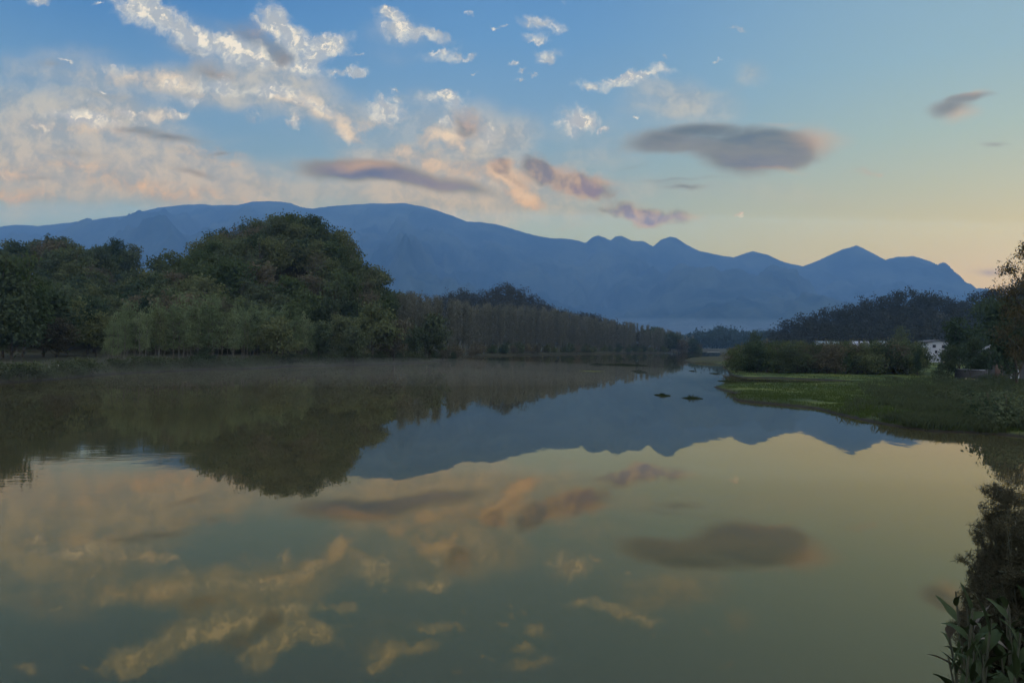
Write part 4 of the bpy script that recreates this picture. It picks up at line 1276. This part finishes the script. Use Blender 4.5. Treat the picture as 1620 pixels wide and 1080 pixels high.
for px, py, lab in [(1592, 676, 'dark spiky bush at the right shore, second from the left of four'), (1615, 672, 'dark spiky bush at the right shore, just inside the right edge'),
                    (1568, 672, 'dark spiky bush at the right shore, leftmost of four'), (1632, 665, 'dark spiky bush at the right shore, cut off by the right edge')]:
    b = hit(px, py)
    place_tree(P_SHRUB[rg.integers(3)], 'shore_bush', b.x, b.y, b.z - .1, rg.uniform(0, 6.28), (1.7, 1.7, 1.5),
               lab, 'bushes on the right shore', 'bush', ('stem', 'foliage'))

M_WW = mat('water_weed', m_leaf((.014, .022, .008), (.036, .046, .014), sc=1.0))
M_YW = mat('yellow_weed', m_leaf((.10, .115, .030), (.15, .150, .040), sc=1.0))


def weed_patch(px, py, wpx, dpx, h, label, seed, mt=None, group='patches of weed in the water'):
    c = on_z(px, py); rg = np.random.default_rng(seed)
    sx = wpx / F_PX * c.y / 2; sy = max(.25, dpx / (py - (542 + .0192 * (px - 810))) * c.y / 2)
    root = empty('weed_patch', (c.x, c.y, 0)); tag(root, label, 'water weed', group)
    # mud mound with ragged rim
    n = 40; th = np.arange(n) * 2 * math.pi / n; rr = 1 + .22 * np.sin(th * 3 + seed) + rg.normal(0, .07, n)
    ring = lambda k, z: np.stack([np.cos(th) * sx * rr * k, np.sin(th) * sy * rr * k, np.full(n, z)], 1)
    v = np.vstack([ring(1, -.06), ring(.85, .03), ring(.4, .06), [[0, 0, .07]]])
    f = [(k * n + i, k * n + (i + 1) % n, (k + 1) * n + (i + 1) % n, (k + 1) * n + i) for k in range(2) for i in range(n)]
    f += [(2 * n + i, 2 * n + (i + 1) % n, 3 * n, 3 * n) for i in range(n)]
    me = bpy.data.meshes.new('mound'); me.from_pydata([tuple(a_) for a_ in v], [], [tuple(dict.fromkeys(a_)) for a_ in f]); me.materials.append(mt or M_WW); me.update()
    link('mound', me, root)
    m_ = int(40 + 60 * sx * sy); a_ = rg.uniform(0, 6.28, m_); r_ = rg.random(m_) ** .8 * .95
    o = blades('blades', None, np.stack([np.cos(a_) * r_ * sx, np.sin(a_) * r_ * sy, np.full(m_, .02)], 1), h * (1.15 - r_) * rg.choice([.35, .6, 1.0], m_), .012 * max(1, c.y / 60), mt or M_WW, seed, per=5, spread=.06, lean=.8)
    o.parent = root


weed_patch(1048, 625.5, 25, 3.0, .20, 'dark grassy clump floating left of the meadow tip, the left one of two', 1)
weed_patch(1095, 630, 32, 2.5, .24, 'dark grassy clump with upright blades, right of two by the meadow tip', 2)
weed_patch(1130, 591, 11, 1.6, .16, 'tiny dark clump just off the muddy corner of the meadow', 3)
weed_patch(1096, 587, 9, 1.2, .14, 'tiny dark clump in the open water below the weedy spit', 4)
weed_patch(1011, 588, 21, 3.2, .25, 'oval dark weed patch right below the long weed strip', 5)
weed_patch(985, 577.5, 84, 1.8, .25, 'long dark green weed strip lying across the river', 6)
weed_patch(935, 587, 42, 1.0, .10, 'thin yellow green streak of floating weed', 7, M_YW)
weed_patch(945, 577, 26, 1.2, .25, 'short dark weed strip at the left end of the long strip', 8)
weed_patch(1150, 603, 30, 2.0, .12, 'dull green weed mat in the shallow inlet', 9)

# thin pale strip on the water at the river's end
M_PALE_LINE = mat('pale_line', lambda t: principled(t, t.mix(t.noise(t.n('ShaderNodeNewGeometry').outputs['Position'], .8, 4, .7), (.30, .34, .36), (.80, .82, .82)), .6))
a = on_z(1122, 556.6); 
g = Geo()
xs_ = np.linspace(-1.5, 7.5, 40); top_ = .03 + .05 * np.random.default_rng(2).random(40)
v = np.vstack([np.stack([xs_, np.full(40, -.5), np.full(40, -.05)], 1), np.stack([xs_, np.full(40, .0), top_], 1), np.stack([xs_, np.full(40, .9), np.full(40, .02)], 1)])
g.add(v, [(k * 40 + i, k * 40 + i + 1, (k + 1) * 40 + i + 1, (k + 1) * 40 + i) for k in range(2) for i in range(39)])
o = link('river_line', g.mesh('river_line', M_PALE_LINE, True), None, (a.x, a.y, 0)); tag(o, 'white line on the water at the far end of the river', kind='structure')

# ------------------------------------------------------------------ foreground plants
def leaf_blade(g, base, dirv, L, Wd, droop, roll, rg, n=9):
    d = np.array(dirv, float); d /= np.linalg.norm(d)
    side = np.cross(d, [0, 0, 1.0]); side /= np.linalg.norm(side) + 1e-9
    upv = np.cross(side, d)
    side2 = side * math.cos(roll) + upv * math.sin(roll)
    upv = np.cross(side2, d)
    ts = np.linspace(0, 1, n); V = []
    for t in ts:
        c = np.array(base) + d * L * t + np.array([0, 0, -1.0]) * droop * L * t * t
        w = Wd * .5 * ((t + .04) / .36 if t < .32 else (max(0, 1 - t) / .68) ** .85) ** .8 + .002
        if t == 1: w = .0015
        fold = .38; wav = .05 * math.sin(t * 11 + roll * 3) * Wd
        V += [c - side2 * w + upv * (w * fold + wav), c, c + side2 * w + upv * (w * fold - wav)]
    f = []
    for i in range(n - 1):
        f += [(i * 3, i * 3 + 1, i * 3 + 4, i * 3 + 3), (i * 3 + 1, i * 3 + 2, i * 3 + 5, i * 3 + 4)]
    g.add(V, f)


def canna(seed, x, y, H, label, lean=(0, 0), nl=10, Lm=.42, dry=False, group=None):
    rg = np.random.default_rng(seed); z = max(gz(x, y), -.1)
    root = empty('broad_leaved_plant', (x, y, z)); tag(root, label, 'plant', group)
    st = Geo(); fo = Geo(); dr = Geo()
    hs = np.linspace(-.1, H, 9)
    P = np.stack([lean[0] * (hs / H) ** 1.6, lean[1] * (hs / H) ** 1.6, hs], 1)
    st.tube(P, np.linspace(.020, .006, 9), 7)
    a0 = rg.uniform(0, 6.28)
    for i in range(nl):
        t = .18 + .80 * (i + .5) / nl
        b = np.array([np.interp(t * H, hs, P[:, k]) for k in range(3)])
        a = a0 + i * 2.5 + rg.normal(0, .3)
        el = rg.uniform(.35, 1.15) + .35 * t
        dv = (math.cos(a) * math.cos(el), math.sin(a) * math.cos(el), math.sin(el))
        tgt = dr if (dry and t < .45) or rg.random() < .07 else fo
        leaf_blade(tgt, b, dv, Lm * rg.uniform(.75, 1.25) * (1.1 - .35 * t), Lm * .185 * rg.uniform(.8, 1.15), rg.uniform(.05, .55), rg.normal(0, .5), rg)
    link('stem', st.mesh('stem', M_STALK, True), root)
    link('foliage', fo.mesh('foliage', M_CANNA, True), root)
    for v_, f_ in zip(dr.v, dr.f):
        g1 = Geo(); g1.add(v_, f_ - f_.min())
        o = link('dead_leaf', g1.mesh('dead_leaf', M_DRY, True), root); o['label'] = 'withered pale leaf hanging from the stem'
    return root


def canna_at(seed, px, py, Y, lab, lean=(0, 0), **k):
    """plant whose tip shows at the pixel"""
    p = at(px, py, Y); z = max(gz(p.x - lean[0], Y - lean[1]), -.1)
    return canna(seed, p.x - lean[0], Y - lean[1], p.z - z, lab, lean, **k)


CL = 'broad leaved waterside plants in the near corner'
canna_at(1, 1512, 935, 5.4, 'broad leaved plant with upright pointed leaves, topmost at the left of the near clump', (-.15, 0), nl=14, Lm=.36)
canna_at(2, 1498, 985, 5.2, 'broad leaved plant whose leaf tips reach farthest left over the water', (-.25, 0), nl=12, Lm=.40)
canna_at(3, 1500, 1040, 5.0, 'lowest broad leaved plant at the bottom left of the near clump', (-.28, 0), nl=11, Lm=.36)
canna_at(4, 1530, 962, 5.5, 'broad leaved plant just right of the topmost one in the near clump', (-.1, 0), nl=16, Lm=.34)
canna_at(5, 1520, 1012, 5.1, 'broad leaved plant between the topmost and the lowest one of the near clump', (-.2, 0), nl=16, Lm=.32)
canna_at(6, 1530, 1050, 4.8, 'broad leaved plant at the bottom edge right of the lowest one', (-.2, 0), nl=15, Lm=.30)
rgc = np.random.default_rng(77)
for i in range(26):
    px = 1530 + 135 * rgc.random(); py = np.interp(px, [1535, 1600, 1670], [985, 955, 930]) + rgc.uniform(-25, 85); Y = rgc.uniform(4.3, 5.9)
    canna_at(100 + i, px, py, Y, ['broad leaved plant', 'dense broad leaved plant', 'long leaved plant'][i % 3] + (' near the top' if py < 985 else ' in the middle' if py < 1020 else ' at the bottom') + ' of the near clump, ' + ['at its water side', 'in its middle', 'under the feathery shrubs', 'at the right edge', 'past the right edge'][int(np.clip((px - 1530) / 28, 0, 4))], (rgc.normal(0, .1), 0), nl=18, Lm=rgc.uniform(.24, .40), dry=rgc.random() < .5, group=CL)


def feathery(seed, x, y, H, Wd, n_st, label, nleaf=9000, lean=0.0):
    rg = np.random.default_rng(seed); z = max(gz(x, y), -.1)
    root = empty('feathery_shrub', (x, y, z)); tag(root, label, 'shrub')
    st = Geo(); fo = Geo(); tips = []
    for i in range(n_st):
        a = rg.uniform(0, 6.28); r = Wd * .5 * math.sqrt(rg.random()); h = H * rg.uniform(.6, 1.0)
        e = np.array([math.cos(a) * r + lean, math.sin(a) * r * .8, h])
        m1 = np.array([e[0] * .35, e[1] * .35, h * .5]) + rg.normal(0, .03, 3)
        pts_ = [np.array([rg.normal(0, .06), rg.normal(0, .06), -.1]), m1, m1 * .45 + e * .55 + rg.normal(0, .02, 3), e]
        st.tube(pts_, [.010, .007, .005, .0018], 5)
        for k in range(16):
            t = rg.uniform(.35, 1); q_ = (pts_[1] * (1 - (t - .35) / .65) + e * ((t - .35) / .65))
            dd = rg.normal(0, 1, 3) * np.array([1, 1, .6]) + np.array([0, 0, .75]); dd /= np.linalg.norm(dd)
            L = rg.uniform(.10, .26) * (1.2 - .5 * t)
            e2 = q_ + dd * L
            st.tube([q_, (q_ + e2) / 2 + [0, 0, .01], e2], [.0035, .0025, .001], 4)
            for s_ in range(7):
                tips.append(q_ + dd * L * rg.uniform(.2, 1.05))
    tips = np.array(tips)
    k = rg.integers(0, len(tips), nleaf)
    p0 = tips[k] + rg.normal(0, .016, (nleaf, 3))
    dv = rg.normal(0, 1, (nleaf, 3)) + np.array([0, 0, .6]); dv /= np.linalg.norm(dv, axis=1)[:, None]
    fo.twigs(p0, p0 + dv * rg.uniform(.014, .045, (nleaf, 1)), .0030, rg)
    k = rg.integers(0, len(tips), nleaf // 5)
    fo.leaves(tips[k] + rg.normal(0, .012, (len(k), 3)), .014, rg)
    link('stem', st.mesh('stem', M_STALK, True), root)
    link('foliage', fo.mesh('foliage', M_FEATH), root)
    return root


def feathery_at(seed, px, py, Y, Wd, n, label, **k):
    p = at(px, py, Y); z = max(gz(p.x, Y), -.1)
    return feathery(seed, p.x, Y, p.z - z, Wd, n, label, **k)


feathery_at(1, 1600, 772, 6.2, .62, 34, 'tallest feathery shrub behind the broad leaved clump at the right edge', nleaf=60000)
feathery_at(2, 1566, 824, 6.4, .42, 22, 'feathery shrub left of the tallest one, leaning out over the water', nleaf=34000)
feathery_at(3, 1640, 800, 5.8, .7, 34, 'feathery shrub cut off by the right edge', nleaf=46000)
feathery_at(4, 1570, 905, 6.0, .38, 18, 'short feathery shrub just above the broad leaved clump', nleaf=26000)
feathery_at(5, 1610, 880, 5.9, .6, 26, 'dense feathery shrub filling the gap above the broad leaved clump', nleaf=46000)
# rough grass on the viewer's own bank
n = 5200
a_ = rg2.uniform(-.2, 3.3, n); r_ = rg2.uniform(.8, 12, n); X_ = np.sin(a_) * r_; Y_ = np.cos(a_) * r_
ok = (shore_dist(X_, Y_) > .05); X_, Y_ = X_[ok], Y_[ok]; Z_ = ground_z(X_, Y_)
ok = ~((np.abs(X_) < .9) & (Y_ > 0)); X_, Y_, Z_ = X_[ok], Y_[ok], Z_[ok]
blades('bank_grass', 'rough grass on the near bank', np.stack([X_, Y_, Z_], 1), .28, .006, M_WEED, 5, per=7, kind='stuff', lean=.8, spread=.08)

# ------------------------------------------------------------------ mist lying on the river and in the far valley
def mist(label, c, r, dens, col):
    rows, cols_ = 12, 28
    v = []; f = []
    for i in range(1, rows):
        th_ = math.pi * i / rows
        for j in range(cols_):
            ph = 2 * math.pi * j / cols_
            v.append((c[0] + r[0] * math.sin(th_) * math.cos(ph), c[1] + r[1] * math.sin(th_) * math.sin(ph), c[2] + r[2] * math.cos(th_)))
    for i in range(rows - 2):
        for j in range(cols_):
            f.append((i * cols_ + j, (i + 1) * cols_ + j, (i + 1) * cols_ + (j + 1) % cols_, i * cols_ + (j + 1) % cols_))
    f.append(tuple(range(cols_))); f.append(tuple(reversed(range((rows - 2) * cols_, (rows - 1) * cols_))))
    me = bpy.data.meshes.new('mist'); me.from_pydata(v, [], f)
    mt = bpy.data.materials.new('mist'); mt.use_nodes = True
    t = NT(mt.node_tree); pv = t.n('ShaderNodeVolumePrincipled')
    pv.inputs['Color'].default_value = (*col, 1); pv.inputs['Density'].default_value = dens
    oo = t.n('ShaderNodeOutputMaterial'); t.nt.links.new(pv.outputs[0], oo.inputs['Volume'])
    me.materials.append(mt); me.update()
    o = link('mist', me); tag(o, label, kind='stuff')


mist('pale mist in the far valley below the mountains', (900, 2250, 0), (1700, 640, 90), 2.2e-4, (.62, .80, 1.0))
mist('thin mist over the water along the left bank', (-34, 92, .75), (60, 44, .7), .0020, (.85, .90, .88))


# ------------------------------------------------------------------ haze
bx = np.array([(x, y, z) for x in (-HAZE_END, HAZE_END) for y in (-HAZE_END, HAZE_END) for z in (-6, HAZE_TOP)], float)
bf = [(0, 1, 3, 2), (4, 6, 7, 5), (0, 4, 5, 1), (2, 3, 7, 6), (0, 2, 6, 4), (1, 5, 7, 3)]
hz = bpy.data.materials.new('haze'); hz.use_nodes = True
th = NT(hz.node_tree)
pv = th.n('ShaderNodeVolumePrincipled')
pv.inputs['Color'].default_value = (.20, .42, .78, 1)
pv.inputs['Density'].default_value = HAZE
pv.inputs['Anisotropy'].default_value = 0.12
oh = th.n('ShaderNodeOutputMaterial'); th.nt.links.new(pv.outputs[0], oh.inputs['Volume'])
haze = link('haze', mesh_np('haze', bx, bf, [hz]))
tag(haze, 'thin blue air over the whole valley', kind='stuff')
